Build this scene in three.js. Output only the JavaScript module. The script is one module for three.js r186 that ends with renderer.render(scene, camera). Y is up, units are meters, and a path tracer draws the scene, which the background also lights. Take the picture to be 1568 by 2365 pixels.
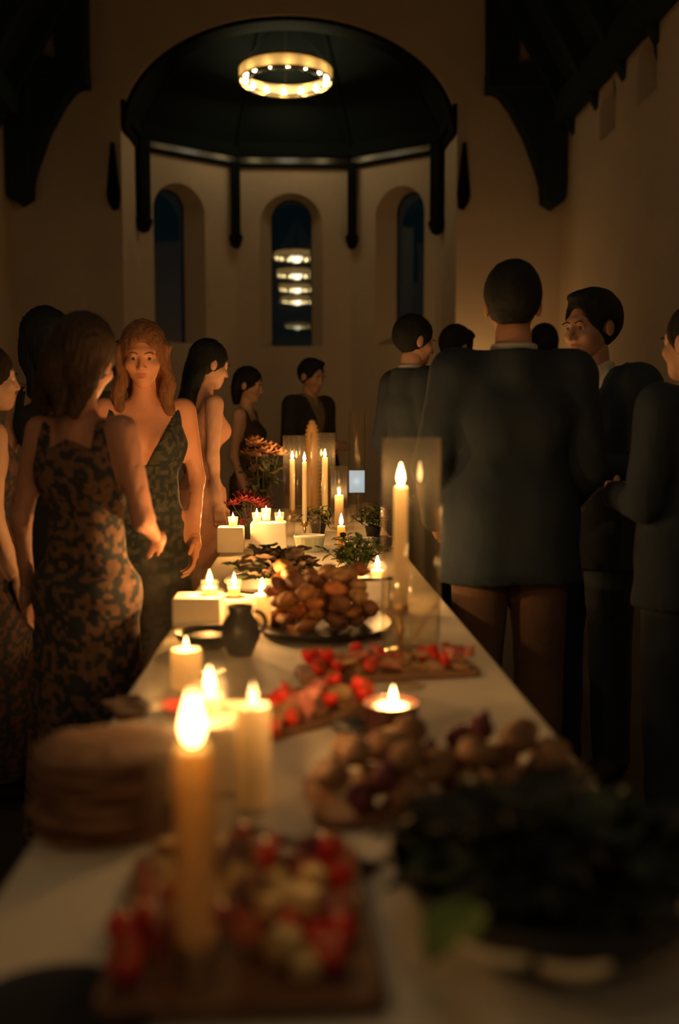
import * as THREE from 'three';
import { RoundedBoxGeometry } from 'three/addons/geometries/RoundedBoxGeometry.js';
import { mergeGeometries } from 'three/addons/utils/BufferGeometryUtils.js';

// ---------------------------------------------------------------- camera, night, exposure
const W = 1568, H = 2365, F = 2299;                       // photograph size and focal length in its pixels
const EYE = new THREE.Vector3(0, 1.257, 0), TOP = 0.75;   // lens height and table height
const scene = new THREE.Scene();
const camera = new THREE.PerspectiveCamera(2 * Math.atan(H / 2 / F) * 180 / Math.PI, W / H, 0.05, 100);
camera.position.copy(EYE);
camera.rotation.order = 'YXZ';
camera.rotation.set(-Math.atan((1182.5 - 990) / F), -Math.atan((784 - 694) / F), 0);
camera.focus = 4.1;
camera.userData.fStop = 1.45;
camera.updateMatrixWorld(true);
scene.background = new THREE.Color().setRGB(0.003, 0.0065, 0.0075);   // night outside the windows
const renderer = new THREE.WebGLRenderer();
renderer.toneMapping = THREE.LinearToneMapping;
renderer.toneMappingExposure = 1.0;
renderer.shadowMap.enabled = true;
const CANDLE = 0.23;                                      // candela of one taper flame
const RING = 1.1;                                         // candela of one ring chandelier

// ---------------------------------------------------------------- helpers
let seed = 7;
const rnd = () => { seed = (seed * 1664525 + 1013904223) >>> 0; return seed / 4294967296; };
const rr = (a, b) => a + (b - a) * rnd();
const V3 = (x, y, z) => new THREE.Vector3(x, y, z);
function ray(px, py) { return V3((px - W / 2) / F, -(py - H / 2) / F, -1).applyQuaternion(camera.quaternion); }
function at(px, py, d) { const r = ray(px, py); return r.multiplyScalar(d / -r.z).add(EYE); }
function onTable(px, py, y = TOP) { const r = ray(px, py); return r.multiplyScalar((y - EYE.y) / r.y).add(EYE); }
const used = new Map();
function numbered(name) { const n = used.get(name) || 0; used.set(name, n + 1); return n ? `${name}_${String(n).padStart(3, '0')}` : name; }
function shade(o) { o.traverse((m) => { if (m.isMesh) { m.castShadow = true; m.receiveShadow = true; } }); return o; }
function mesh(name, geo, mat, parent) { const m = new THREE.Mesh(geo, mat); m.name = name; m.castShadow = m.receiveShadow = true; if (parent) parent.add(m); return m; }
function thing(name, label, category, pos = [0, 0, 0], turn = 0, group) {
  const g = new THREE.Group(); g.name = numbered(name); g.position.set(...pos); g.rotation.y = turn;
  g.userData = { label, category }; if (group) g.userData.group = group;
  scene.add(g); return g;
}
function single(name, geo, mat, label, category, pos = [0, 0, 0], turn = 0, group) {
  const m = mesh(numbered(name), geo, mat); m.position.set(...pos); m.rotation.y = turn;
  m.userData = { label, category }; if (group) m.userData.group = group;
  scene.add(m); return m;
}
function structure(name, geo, mat, label) { const m = mesh(name, geo, mat); m.userData = { kind: 'structure', label }; scene.add(m); return m; }
function structureGroup(name, label) { const g = new THREE.Group(); g.name = name; g.userData = { kind: 'structure', label }; scene.add(g); return g; }
function copyOf(o, label, group) { const c = o.clone(); c.name = numbered(o.userData.kindName || o.name.replace(/_\d{3}$/, '')); c.userData = { ...o.userData }; if (label) c.userData.label = label; if (group) c.userData.group = group; scene.add(c); return c; }
function lathe(pts, seg = 32) { return new THREE.LatheGeometry(pts.map(([r, y]) => new THREE.Vector2(r, y)), seg); }
function moved(g, x, y, z) { g.translate(x, y, z); return g; }
function bar(a, b, r1, r2 = r1, seg = 10) {
  const A = V3(...a), B = V3(...b), L = A.distanceTo(B), g = new THREE.CylinderGeometry(r2, r1, L, seg);
  g.applyQuaternion(new THREE.Quaternion().setFromUnitVectors(V3(0, 1, 0), B.clone().sub(A).normalize()));
  const m = A.add(B).multiplyScalar(0.5); return g.translate(m.x, m.y, m.z);
}
// value noise in space
function hash3(i, j, k) { let h = (i * 374761393 + j * 668265263 + k * 2147483647) | 0; h = Math.imul(h ^ (h >>> 13), 1274126177); return ((h ^ (h >>> 16)) >>> 0) / 4294967296; }
function noise(x, y, z) {
  const i = Math.floor(x), j = Math.floor(y), k = Math.floor(z), s = (t) => t * t * (3 - 2 * t), u = s(x - i), v = s(y - j), w = s(z - k), L = (a, b, t) => a + (b - a) * t;
  return L(L(L(hash3(i, j, k), hash3(i + 1, j, k), u), L(hash3(i, j + 1, k), hash3(i + 1, j + 1, k), u), v), L(L(hash3(i, j, k + 1), hash3(i + 1, j, k + 1), u), L(hash3(i, j + 1, k + 1), hash3(i + 1, j + 1, k + 1), u), v), w);
}
function rough(geo, amp, freq, off = 0) {
  const p = geo.attributes.position, n = geo.attributes.normal;
  for (let i = 0; i < p.count; i++) {
    const x = p.getX(i), y = p.getY(i), z = p.getZ(i), d = (noise(x * freq + off, y * freq + off, z * freq) - 0.5) * 2 * amp + (noise(x * freq * 2.7, y * freq * 2.7 + off, z * freq * 2.7) - 0.5) * amp;
    p.setXYZ(i, x + n.getX(i) * d, y + n.getY(i) * d, z + n.getZ(i) * d);
  }
  geo.computeVertexNormals(); return geo;
}
function tint(geo, f) {
  const p = geo.attributes.position, c = new Float32Array(p.count * 3);
  for (let i = 0; i < p.count; i++) c.set(f(p.getX(i), p.getY(i), p.getZ(i)), i * 3);
  geo.setAttribute('color', new THREE.BufferAttribute(c, 3)); return geo;
}
const mixc = (a, b, t) => [0, 1, 2].map((k) => a[k] + (b[k] - a[k]) * t);

// ---------------------------------------------------------------- textures and materials
function noiseTexture(size, f, srgb) {
  const d = new Uint8Array(size * size * 4);
  for (let y = 0; y < size; y++) for (let x = 0; x < size; x++) { const c = f(x / size, y / size); d.set([c[0] * 255, c[1] * 255, c[2] * 255, 255], (y * size + x) * 4); }
  const t = new THREE.DataTexture(d, size, size); t.wrapS = t.wrapT = THREE.RepeatWrapping; t.magFilter = THREE.LinearFilter; if (srgb) t.colorSpace = THREE.SRGBColorSpace; t.needsUpdate = true; return t;
}
function tiled(u, v, n, k) { const a = u * n, b = v * n, w = (x) => ((x % n) + n) % n; const i = Math.floor(a), j = Math.floor(b), s = (t) => t * t * (3 - 2 * t), p = s(a - i), q = s(b - j); const h = (x, y) => hash3(w(x), w(y), k); return (h(i, j) * (1 - p) + h(i + 1, j) * p) * (1 - q) + (h(i, j + 1) * (1 - p) + h(i + 1, j + 1) * p) * q; }
const plasterTex = noiseTexture(512, (u, v) => { const n = 0.5 * tiled(u, v, 8, 1) + 0.3 * tiled(u, v, 32, 2) + 0.2 * tiled(u, v, 128, 3); return [n, n, n]; });
const plasterTone = noiseTexture(256, (u, v) => { const n = 0.86 + 0.1 * tiled(u, v, 6, 4) + 0.04 * tiled(u, v, 48, 5); return [n, n * 0.99, n * 0.97]; });
const woodTone = noiseTexture(512, (u, v) => { const g = tiled(u * 1, v, 4, 6), n = 0.55 + 0.3 * Math.abs(Math.sin((v * 22 + g * 2) * 3.1416)) * tiled(u, v, 64, 7) + 0.15 * tiled(u, v, 128, 8); return [n, n * 0.9, n * 0.8]; });
const linenTex = noiseTexture(256, (u, v) => { const n = 0.5 + 0.25 * Math.sin(u * 402) + 0.25 * Math.sin(v * 402); return [n, n, n]; });
const seedTone = noiseTexture(128, (u, v) => { const a = (u * 12 + (Math.floor(v * 9) % 2) * 0.5) % 1 - 0.5, b = (v * 9) % 1 - 0.5, s = a * a * 2 + b * b < 0.03; return s ? [0.85, 0.62, 0.3] : [0.78, 0.06, 0.05]; }, true);
const rep = (t, x, y = x) => { const c = t.clone(); c.repeat.set(x, y); c.needsUpdate = true; return c; };
const M = {};
const std = (name, color, roughness = 0.8, more = {}) => (M[name] = new THREE.MeshPhysicalMaterial({ color: new THREE.Color().setRGB(...color), roughness, name, ...more }));
std('plaster', [0.78, 0.66, 0.52], 0.95, { map: rep(plasterTone, 0.35), bumpMap: rep(plasterTex, 0.8), bumpScale: 0.004 });
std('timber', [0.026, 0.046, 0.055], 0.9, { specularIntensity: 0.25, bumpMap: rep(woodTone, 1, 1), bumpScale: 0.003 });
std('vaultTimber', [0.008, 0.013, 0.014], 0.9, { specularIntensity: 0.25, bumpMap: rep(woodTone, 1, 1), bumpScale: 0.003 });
std('varnish', [0.014, 0.013, 0.008], 0.22, {});
std('floor', [0.03, 0.028, 0.026], 0.6, { map: rep(woodTone, 0.5) });
std('linen', [0.68, 0.61, 0.50], 0.9, { bumpMap: rep(linenTex, 20), bumpScale: 0.0004 });
std('brass', [0.72, 0.50, 0.22], 0.3, { metalness: 1 });
std('ringGlass', [0.95, 0.84, 0.62], 0.9, { transmission: 0.5 });
std('blackIron', [0.02, 0.022, 0.024], 0.5, { metalness: 0.6 });
std('ivoryWax', [0.95, 0.86, 0.68], 0.6, { transmission: 0.45, roughness: 0.85 });
std('amberWax', [0.90, 0.66, 0.30], 0.6, { transmission: 0.45, roughness: 0.85 });
std('white', [0.86, 0.80, 0.70], 0.5);
std('porcelain', [0.85, 0.83, 0.78], 0.15);
std('blackware', [0.012, 0.012, 0.013], 0.4);
std('wood', [0.24, 0.12, 0.06], 0.6, { map: rep(woodTone, 3) });
std('paleWood', [0.34, 0.19, 0.09], 0.6, { map: rep(woodTone, 3) });
std('glass', [0.97, 0.95, 0.9], 0.02, { transmission: 0.993, thickness: 0, ior: 1.5 });
std('nightPane', [0.6, 0.68, 0.7], 0.015, { transmission: 1, thickness: 0, ior: 1.9 });
std('wick', [0.02, 0.015, 0.01], 0.9);
std('flame', [1, 0.6, 0.2], 1, { emissive: new THREE.Color().setRGB(1, 0.62, 0.24), emissiveIntensity: 22 });
std('smallFlame', [1, 0.6, 0.2], 1, { emissive: new THREE.Color().setRGB(1, 0.62, 0.24), emissiveIntensity: 14 });
std('bulb', [1, 0.8, 0.5], 0.6, { emissive: new THREE.Color().setRGB(1, 0.76, 0.36), emissiveIntensity: 30 });
std('dimBulb', [1, 0.8, 0.5], 0.6, { emissive: new THREE.Color().setRGB(1, 0.8, 0.36), emissiveIntensity: 9 });
std('screen', [0.1, 0.12, 0.14], 0.3, { emissive: new THREE.Color().setRGB(0.32, 0.42, 0.46), emissiveIntensity: 0.9 });
std('leaf', [0.13, 0.19, 0.035], 0.6, { side: THREE.DoubleSide });
std('darkLeaf', [0.035, 0.05, 0.02], 0.6, { side: THREE.DoubleSide });
std('blackLeaf', [0.014, 0.017, 0.012], 0.6, { side: THREE.DoubleSide });
std('brownLeaf', [0.10, 0.06, 0.03], 0.65, { side: THREE.DoubleSide });
std('rose', [0.16, 0.012, 0.014], 0.7, { side: THREE.DoubleSide });
std('skin', [1, 1, 1], 0.6, { vertexColors: true });
std('cloth', [1, 1, 1], 0.9, { vertexColors: true });
std('hair', [1, 1, 1], 0.8, { specularIntensity: 0.4, vertexColors: true });
std('vc', [1, 1, 1], 0.75, { vertexColors: true });
std('strawberry', [1, 1, 1], 0.35, { map: rep(seedTone, 1) });

// ---------------------------------------------------------------- the hall
const XL = -3.40, XR = 3.16, XC = -0.12, ZF = -12.2, ZB = 17, PLATE = 4.88, RIDGE = 10.7;
{
  const fl = structure('floor', moved(new THREE.BoxGeometry(XR - XL + 0.6, 0.2, ZB - ZF + 3.4), (XL + XR) / 2, -0.1, (ZB + ZF) / 2 - 1.2), M.floor, 'dark floor of the hall');
  // right wall with small pointed windows, left wall the same
  const pointed = (cx, cy, w, h) => { const s = new THREE.Path(); s.moveTo(cx - w / 2, cy - h / 2); s.lineTo(cx + w / 2, cy - h / 2); s.lineTo(cx + w / 2, cy); s.quadraticCurveTo(cx + w / 2, cy + h * 0.3, cx, cy + h / 2); s.quadraticCurveTo(cx - w / 2, cy + h * 0.3, cx - w / 2, cy); s.closePath(); return s; };
  const zw = [10.4, 9.24, 7.6, 6.0, 4.4];
  for (const side of [1, -1]) {
    const s = new THREE.Shape(); s.moveTo(-ZB, 0); s.lineTo(-ZF, 0); s.lineTo(-ZF, PLATE + 0.1); s.lineTo(-ZB, PLATE + 0.1); s.closePath();
    for (const d of zw) s.holes.push(pointed(d, 4.57, 0.52, 0.62));
    const g = new THREE.ExtrudeGeometry(s, { depth: 0.3, bevelEnabled: false, curveSegments: 8 });   // x is depth, y up
    g.rotateY(Math.PI / 2); if (side > 0) g.translate(XR, 0, 0); else g.translate(XL - 0.3, 0, 0);
    const wall = structure(side > 0 ? 'wall_right' : 'wall_left', g, M.plaster, 'plain plaster side wall of the hall');
    zw.forEach((d, i) => {
      const sh = new THREE.Shape(pointed(0, 0, 0.54, 0.64).getPoints(10));
      const pg = new THREE.ExtrudeGeometry(sh, { depth: 0.012, bevelEnabled: false }); pg.rotateY(Math.PI / 2); pg.translate(side > 0 ? XR + 0.26 : XL - 0.27, 4.57, -d);
      const w = structureGroup(`window_${10 + i + (side > 0 ? 0 : 10)}`, 'small dark pointed window high in the side wall');
      mesh('pane', pg, M.nightPane, w);
      mesh('mullion', moved(new THREE.BoxGeometry(0.03, 0.62, 0.03), side > 0 ? XR + 0.25 : XL - 0.25, 4.57, -d), M.timber, w);
    });
  }
  structure('wall_back', moved(new THREE.BoxGeometry(XR - XL + 0.6, RIDGE + 0.3, 0.3), (XL + XR) / 2, RIDGE / 2, ZB + 0.15), M.plaster, 'plaster end wall behind the party');
  // steep dark roof
  for (const side of [1, -1]) {
    const x0 = side > 0 ? XR + 0.32 : XL - 0.32, dx = XC - x0, y0 = PLATE - 0.45, dy = RIDGE - y0, L = Math.hypot(dx, dy);
    const g = new THREE.BoxGeometry(L + 0.1, 0.14, ZB - ZF + 0.9); g.rotateZ(Math.atan2(dy, dx)); g.translate((x0 + XC) / 2, (y0 + RIDGE) / 2 + 0.12, (ZB + ZF) / 2 - 0.1);
    structure(side > 0 ? 'ceiling_right' : 'ceiling_left', g, M.timber, 'steep dark boarded roof slope');
    const plate = structure(side > 0 ? 'trim_1' : 'trim_2', moved(new RoundedBoxGeometry(0.22, 0.3, ZB - ZF, 1, 0.02), side > 0 ? XR - 0.09 : XL + 0.09, PLATE + 0.08, (ZB + ZF) / 2), M.timber, 'dark timber wall plate along the wall top');
    // common rafters
    const rafters = structureGroup(side > 0 ? 'trim_3' : 'trim_4', 'row of dark roof rafters');
    for (let z = ZF + 0.5, i = 0; z < 6; z += 0.9, i++) { const r = new THREE.BoxGeometry(L - 0.3, 0.16, 0.12); r.rotateZ(Math.atan2(dy, dx)); r.translate((x0 + XC) / 2 - side * 0.12, (y0 + RIDGE) / 2 + 0.02, z); mesh('rafter', r, M.timber, rafters); }
  }
  // front wall with the chancel arch
  const s = new THREE.Shape(); s.moveTo(XL - 0.3, 0); s.lineTo(-2.11, 0); s.lineTo(-2.11, 4.79);
  s.absellipse(-0.11, 4.79, 2.0, 1.33, Math.PI, 0, true); s.lineTo(1.89, 0); s.lineTo(XR + 0.3, 0); s.lineTo(XR + 0.3, PLATE); s.lineTo(XC, RIDGE + 0.1); s.lineTo(XL - 0.3, PLATE); s.closePath();
  const fw = new THREE.ExtrudeGeometry(s, { depth: 0.03, bevelEnabled: false, curveSegments: 48 });
  structure('wall_front', moved(fw, 0, 0, ZF - 0.03), M.plaster, 'plaster wall with a wide round arch to the apse');
  // dark timber arch rib behind the wall
  const rb = new THREE.Shape(); rb.moveTo(-2.6, 4.79); rb.lineTo(-2.06, 4.79); rb.absellipse(-0.11, 4.79, 1.95, 1.28, Math.PI, 0, true); rb.lineTo(2.4, 4.79); rb.lineTo(2.4, 7.3); rb.lineTo(-2.6, 7.3); rb.closePath();
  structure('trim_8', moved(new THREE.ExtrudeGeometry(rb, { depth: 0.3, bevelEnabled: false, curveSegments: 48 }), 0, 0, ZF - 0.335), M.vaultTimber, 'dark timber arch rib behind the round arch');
  // hammer-beam trusses on the front wall
  const toXY = (px, py) => { const p = at(px, py, 11.95); return [p.x, p.y]; };
  for (const side of [1, -1]) {
    const g = structureGroup(side > 0 ? 'trim_5' : 'trim_6', 'dark timber roof truss end against the arch wall');
    const flip = (x) => (side > 0 ? x : 2 * XC - x);
    const piece = (name, pts, depth = 0.28) => { const sh = new THREE.Shape(pts.map(([px, py]) => { const [x, y] = toXY(px, py); return new THREE.Vector2(flip(x), y); })); mesh(name, moved(new THREE.ExtrudeGeometry(sh, { depth, bevelEnabled: true, bevelSize: 0.015, bevelThickness: 0.015, bevelSegments: 1 }), 0, 0, -12.17), M.timber, g); };
    piece('wall_post', [[1256, 430], [1258, 462], [1280, 476], [1300, 462], [1304, 300], [1330, 240], [1330, -150], [1262, -150]]);
    piece('curved_brace', [[1256, 432], [1246, 388], [1218, 310], [1184, 246], [1160, 214], [1132, 200], [1262, 190], [1264, 300]], 0.2);
    piece('hammer_beam', [[1128, 204], [1130, 160], [1300, 150], [1300, 204]]);
    piece('queen_post', [[1131, 170], [1131, -260], [1190, -260], [1190, 170]]);
  }
}
// ---------------------------------------------------------------- the apse
const apse = [[-2.11, -12.22], [-2.07, -13.17], [-0.868, -14], [0.715, -14], [1.85, -13.17], [1.89, -12.22]];
const CORNICE = 4.81;
function archPath(w, y0, spring, P = THREE.Path) { const p = new P(); p.moveTo(-w / 2, y0); p.lineTo(w / 2, y0); p.lineTo(w / 2, spring); p.absarc(0, spring, w / 2, 0, Math.PI, false); p.closePath(); return p; }
{
  const faces = [null, { t: 0.403, w: 0.76 }, { t: 0.474, w: 0.87 }, { t: 0.545, w: 0.76 }, null];
  const wallGroup = structureGroup('wall_apse', 'polygonal apse walls of warm plaster with arched window recesses');
  for (let i = 0; i < 5; i++) {
    const [ax, az] = apse[i], [bx, bz] = apse[i + 1], L = Math.hypot(bx - ax, bz - az), ang = Math.atan2(-(bz - az), bx - ax);
    const s = new THREE.Shape(); s.moveTo(-0.02, 0); s.lineTo(L + 0.02, 0); s.lineTo(L + 0.02, CORNICE + 0.25); s.lineTo(-0.02, CORNICE + 0.25); s.closePath();
    const f = faces[i], c = f && f.t * L, outer = f && archPath(f.w, 2.40, 4.48 - f.w / 2);
    if (f) s.holes.push(new THREE.Path(outer.getPoints(24).map((p) => new THREE.Vector2(p.x + c, p.y))));
    const g = new THREE.ExtrudeGeometry(s, { depth: 0.38, bevelEnabled: false, curveSegments: 24 }); g.translate(0, 0, -0.38); g.rotateY(ang); g.translate(ax, 0, az);
    mesh('wall_facet', g, M.plaster, wallGroup);
    if (f) {
      const win = structureGroup(`window_${i}`, 'tall round-headed apse window');
      win.position.set(ax, 0, az); win.rotation.y = ang;
      const iw = f.w * 0.65, A = archPath(f.w, 2.40, 4.48 - f.w / 2).getPoints(24), B = archPath(iw, 2.42, 4.465 - iw / 2).getPoints(24);
      const pos = [], idx = [], uv = []; const n = Math.min(A.length, B.length);
      for (let k = 0; k < n; k++) { pos.push(A[k].x + c, A[k].y, 0, B[k].x + c, B[k].y, -0.35); uv.push(k * 0.1, 0, k * 0.1, 0.35); if (k) { const q = 2 * k; idx.push(q - 2, q - 1, q, q, q - 1, q + 1); } }
      const rg = new THREE.BufferGeometry(); rg.setAttribute('position', new THREE.Float32BufferAttribute(pos, 3)); rg.setAttribute('uv', new THREE.Float32BufferAttribute(uv, 2)); rg.setIndex(idx); rg.computeVertexNormals();
      const ng = rg.toNonIndexed(); ng.computeVertexNormals();
      mesh('window_reveal', ng, M.plaster, win);
      const fr = archPath(iw + 0.06, 2.39, 4.465 - iw / 2, THREE.Shape); fr.holes.push(archPath(iw - 0.03, 2.435, 4.465 - iw / 2));
      mesh('window_frame', moved(new THREE.ExtrudeGeometry(fr, { depth: 0.03, bevelEnabled: false, curveSegments: 20 }), c, 0, -0.38), M.timber, win);
      mesh('pane', moved(new THREE.ExtrudeGeometry(archPath(iw, 2.41, 4.465 - iw / 2, THREE.Shape), { depth: 0.004, bevelEnabled: false, curveSegments: 20 }), c, 0, -0.366), M.nightPane, win);
    }
  }
  // cornice: fascia, sloped varnished moulding, cap
  const cor = structureGroup('trim_7', 'dark wooden cornice round the apse');
  for (let i = 0; i < 5; i++) {
    const [ax, az] = apse[i], [bx, bz] = apse[i + 1], L = Math.hypot(bx - ax, bz - az) + 0.04, ang = Math.atan2(-(bz - az), bx - ax);
    const run = (pts) => { const s = new THREE.Shape(pts.map(([z, y]) => new THREE.Vector2(z, y))); const g = new THREE.ExtrudeGeometry(s, { depth: L, bevelEnabled: false }); g.rotateY(Math.PI / 2); g.translate(-0.02, 0, 0); g.rotateY(ang); g.translate(ax, CORNICE, az); return g; };
    // shape x maps to -local z after the quarter turn: negative x faces the room
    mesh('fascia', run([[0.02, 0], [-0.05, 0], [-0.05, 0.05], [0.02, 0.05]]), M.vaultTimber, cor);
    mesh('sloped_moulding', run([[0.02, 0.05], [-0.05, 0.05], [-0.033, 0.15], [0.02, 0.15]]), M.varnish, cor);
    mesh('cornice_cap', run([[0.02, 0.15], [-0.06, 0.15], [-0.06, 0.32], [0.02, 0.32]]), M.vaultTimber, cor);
  }
  // boarded polygonal vault
  const vault = structureGroup('ceiling_apse', 'dark boarded vault over the apse');
  const apex = [-0.11, 7.0, -12.45], ring = apse;
  for (let i = 0; i < ring.length - 1; i++) {
    const mk = (lift) => [ring[i], ring[i + 1]].map(([x, z]) => [x, CORNICE + 0.22 + lift, z]);
    const [a, b] = mk(0), mid = [(a[0] + b[0]) / 2, 0, (a[2] + b[2]) / 2];
    const q = (p, t) => [p[0] + (apex[0] - p[0]) * t, p[1] + (apex[1] - p[1]) * Math.sin(t * Math.PI / 2), p[2] + (apex[2] - p[2]) * t];
    const pos = []; const st = [0, 0.25, 0.5, 0.75, 1];
    for (let k = 0; k < 4; k++) { const A = q(a, st[k]), B = q(b, st[k]), C = q(b, st[k + 1]), D = q(a, st[k + 1]); pos.push(...A, ...B, ...C, ...A, ...C, ...D); }
    const g = new THREE.BufferGeometry(); g.setAttribute('position', new THREE.Float32BufferAttribute(pos, 3)); g.setAttribute('uv', new THREE.Float32BufferAttribute(new Array(pos.length / 3 * 2).fill(0).map((_, j) => (j * 0.37) % 1), 2)); g.computeVertexNormals();
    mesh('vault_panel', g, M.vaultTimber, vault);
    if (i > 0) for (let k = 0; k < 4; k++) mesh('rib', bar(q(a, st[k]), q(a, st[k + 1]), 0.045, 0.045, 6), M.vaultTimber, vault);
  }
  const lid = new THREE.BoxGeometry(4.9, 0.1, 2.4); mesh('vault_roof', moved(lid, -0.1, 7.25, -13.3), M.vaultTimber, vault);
  // hanging wall posts at the corners, small dagger-shaped posts outside the arch
  const post = (x, z, yTop, len, w, turn) => { const g = structureGroup(`trim_${20 + post.n++}`, 'dark timber wall post ending in a carved drop'); g.position.set(x, yTop, z); g.rotation.y = turn;
    mesh('shaft', moved(new RoundedBoxGeometry(w, len - 0.2, w, 2, 0.02), 0, -(len - 0.2) / 2, 0), M.vaultTimber, g);
    mesh('drop', lathe([[0.001, -len], [w * 0.45, -len + 0.03], [w * 0.72, -len + 0.12], [w * 0.78, -len + 0.17], [w * 0.5, -len + 0.22], [w * 0.5, -len + 0.3]], 12), M.vaultTimber, g); };
  post.n = 0;
  for (const i of [2, 3]) post(apse[i][0], apse[i][1] + 0.1, CORNICE + 0.05, 1.16, 0.12, 0);
  post(apse[1][0] + 0.08, apse[1][1] + 0.1, CORNICE + 0.1, 1.165, 0.15, 0.6); post(apse[4][0] - 0.08, apse[4][1] + 0.1, CORNICE + 0.1, 1.165, 0.15, -0.6);
  for (const [px, n] of [[262, 0], [1071, 1]]) {
    const a = at(px, 330, 12.1), b = at(px, 480, 12.1), h = a.y - b.y, w = 0.07;
    const sh = new THREE.Shape([[-0.004, h], [0.012, h], [w, h * 0.22], [w * 0.8, h * 0.1], [0.01, 0], [-w * 0.7, 0.02], [-w * 0.9, h * 0.25]].map(([x, y]) => new THREE.Vector2(n ? x : -x, y)));
    const m = structure(`trim_${30 + n}`, moved(new THREE.ExtrudeGeometry(sh, { depth: 0.1, bevelEnabled: true, bevelSize: 0.01, bevelThickness: 0.01, bevelSegments: 1 }), 0, 0, -0.1), M.vaultTimber, 'small dark dagger-shaped corbel on the arch wall');
    m.position.set(b.x, b.y, -12.1);
  }
}
// ---------------------------------------------------------------- ring chandeliers
function chandelier(x, y, z, R, label, ceil, dim, gain = 1) {
  const g = thing('ring_chandelier', label, 'chandelier', [x, y, z], 0, 'ring chandeliers along the hall');
  const hBand = 0.15;
  mesh('ring_band', lathe([[R, -hBand / 2], [R + 0.012, -hBand / 2], [R + 0.012, hBand / 2], [R, hBand / 2], [R, -hBand / 2]], 64), M.ringGlass, g);
  mesh('lower_rim', new THREE.TorusGeometry(R + 0.006, 0.014, 8, 64).rotateX(Math.PI / 2).translate(0, -hBand / 2, 0), M.brass, g);
  mesh('upper_rim', new THREE.TorusGeometry(R + 0.006, 0.014, 8, 64).rotateX(Math.PI / 2).translate(0, hBand / 2, 0), M.brass, g);
  mesh('inner_hoop', new THREE.TorusGeometry(R - 0.11, 0.012, 6, 48).rotateX(Math.PI / 2).translate(0, -0.083, 0), M.blackIron, g);
  const bg = lathe([[0.001, -0.036], [0.016, -0.031], [0.026, -0.005], [0.023, 0.024], [0.01, 0.05], [0.001, 0.062]], 12);
  for (let k = 0; k < 14; k++) {
    const a = (k + 0.35) / 14 * Math.PI * 2, arm = mesh('bulb_holder', bar([Math.cos(a) * R, -0.083, Math.sin(a) * R], [Math.cos(a) * (R - 0.12), -0.083, Math.sin(a) * (R - 0.12)], 0.01, 0.01, 6), M.blackIron, g);
    const b = mesh('bulb', bg, dim ? M.dimBulb : M.bulb, arm); b.position.set(Math.cos(a) * (R - 0.06), -0.045, Math.sin(a) * (R - 0.06));
  }
  for (let k = 0; k < 3; k++) { const a = k / 3 * 6.283 + 0.5; mesh('suspension_rod', bar([Math.cos(a) * R, hBand / 2, Math.sin(a) * R], [0, 0.75, 0], 0.006, 0.006, 6), M.blackIron, g); }
  mesh('stem', bar([0, 0.74, 0], [0, ceil - y, 0], 0.012, 0.012, 8), M.blackIron, g);
  const l = new THREE.PointLight(new THREE.Color().setRGB(1, 0.8, 0.56), RING * (dim ? 0.3 : gain)); l.position.set(0, -0.02, 0); l.castShadow = true; l.shadow.radius = 8; g.add(l);
  return g;
}
{
  const c = at(660, 175, 12.95);
  const a = chandelier(c.x, c.y, c.z, 0.575, 'glowing brass ring chandelier hanging inside the apse beyond the arch', 7.15, false, 0.3); delete a.userData.group;
  for (const [z, dim] of [[-2.7, 0], [0.2, 0], [3.1, 0], [6.1, 0], [14.6, 1]]) chandelier(-0.09, 5.68, z, 0.575, 'glowing brass ring chandelier hanging from the hall roof', RIDGE - 0.1, dim);
}
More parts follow.
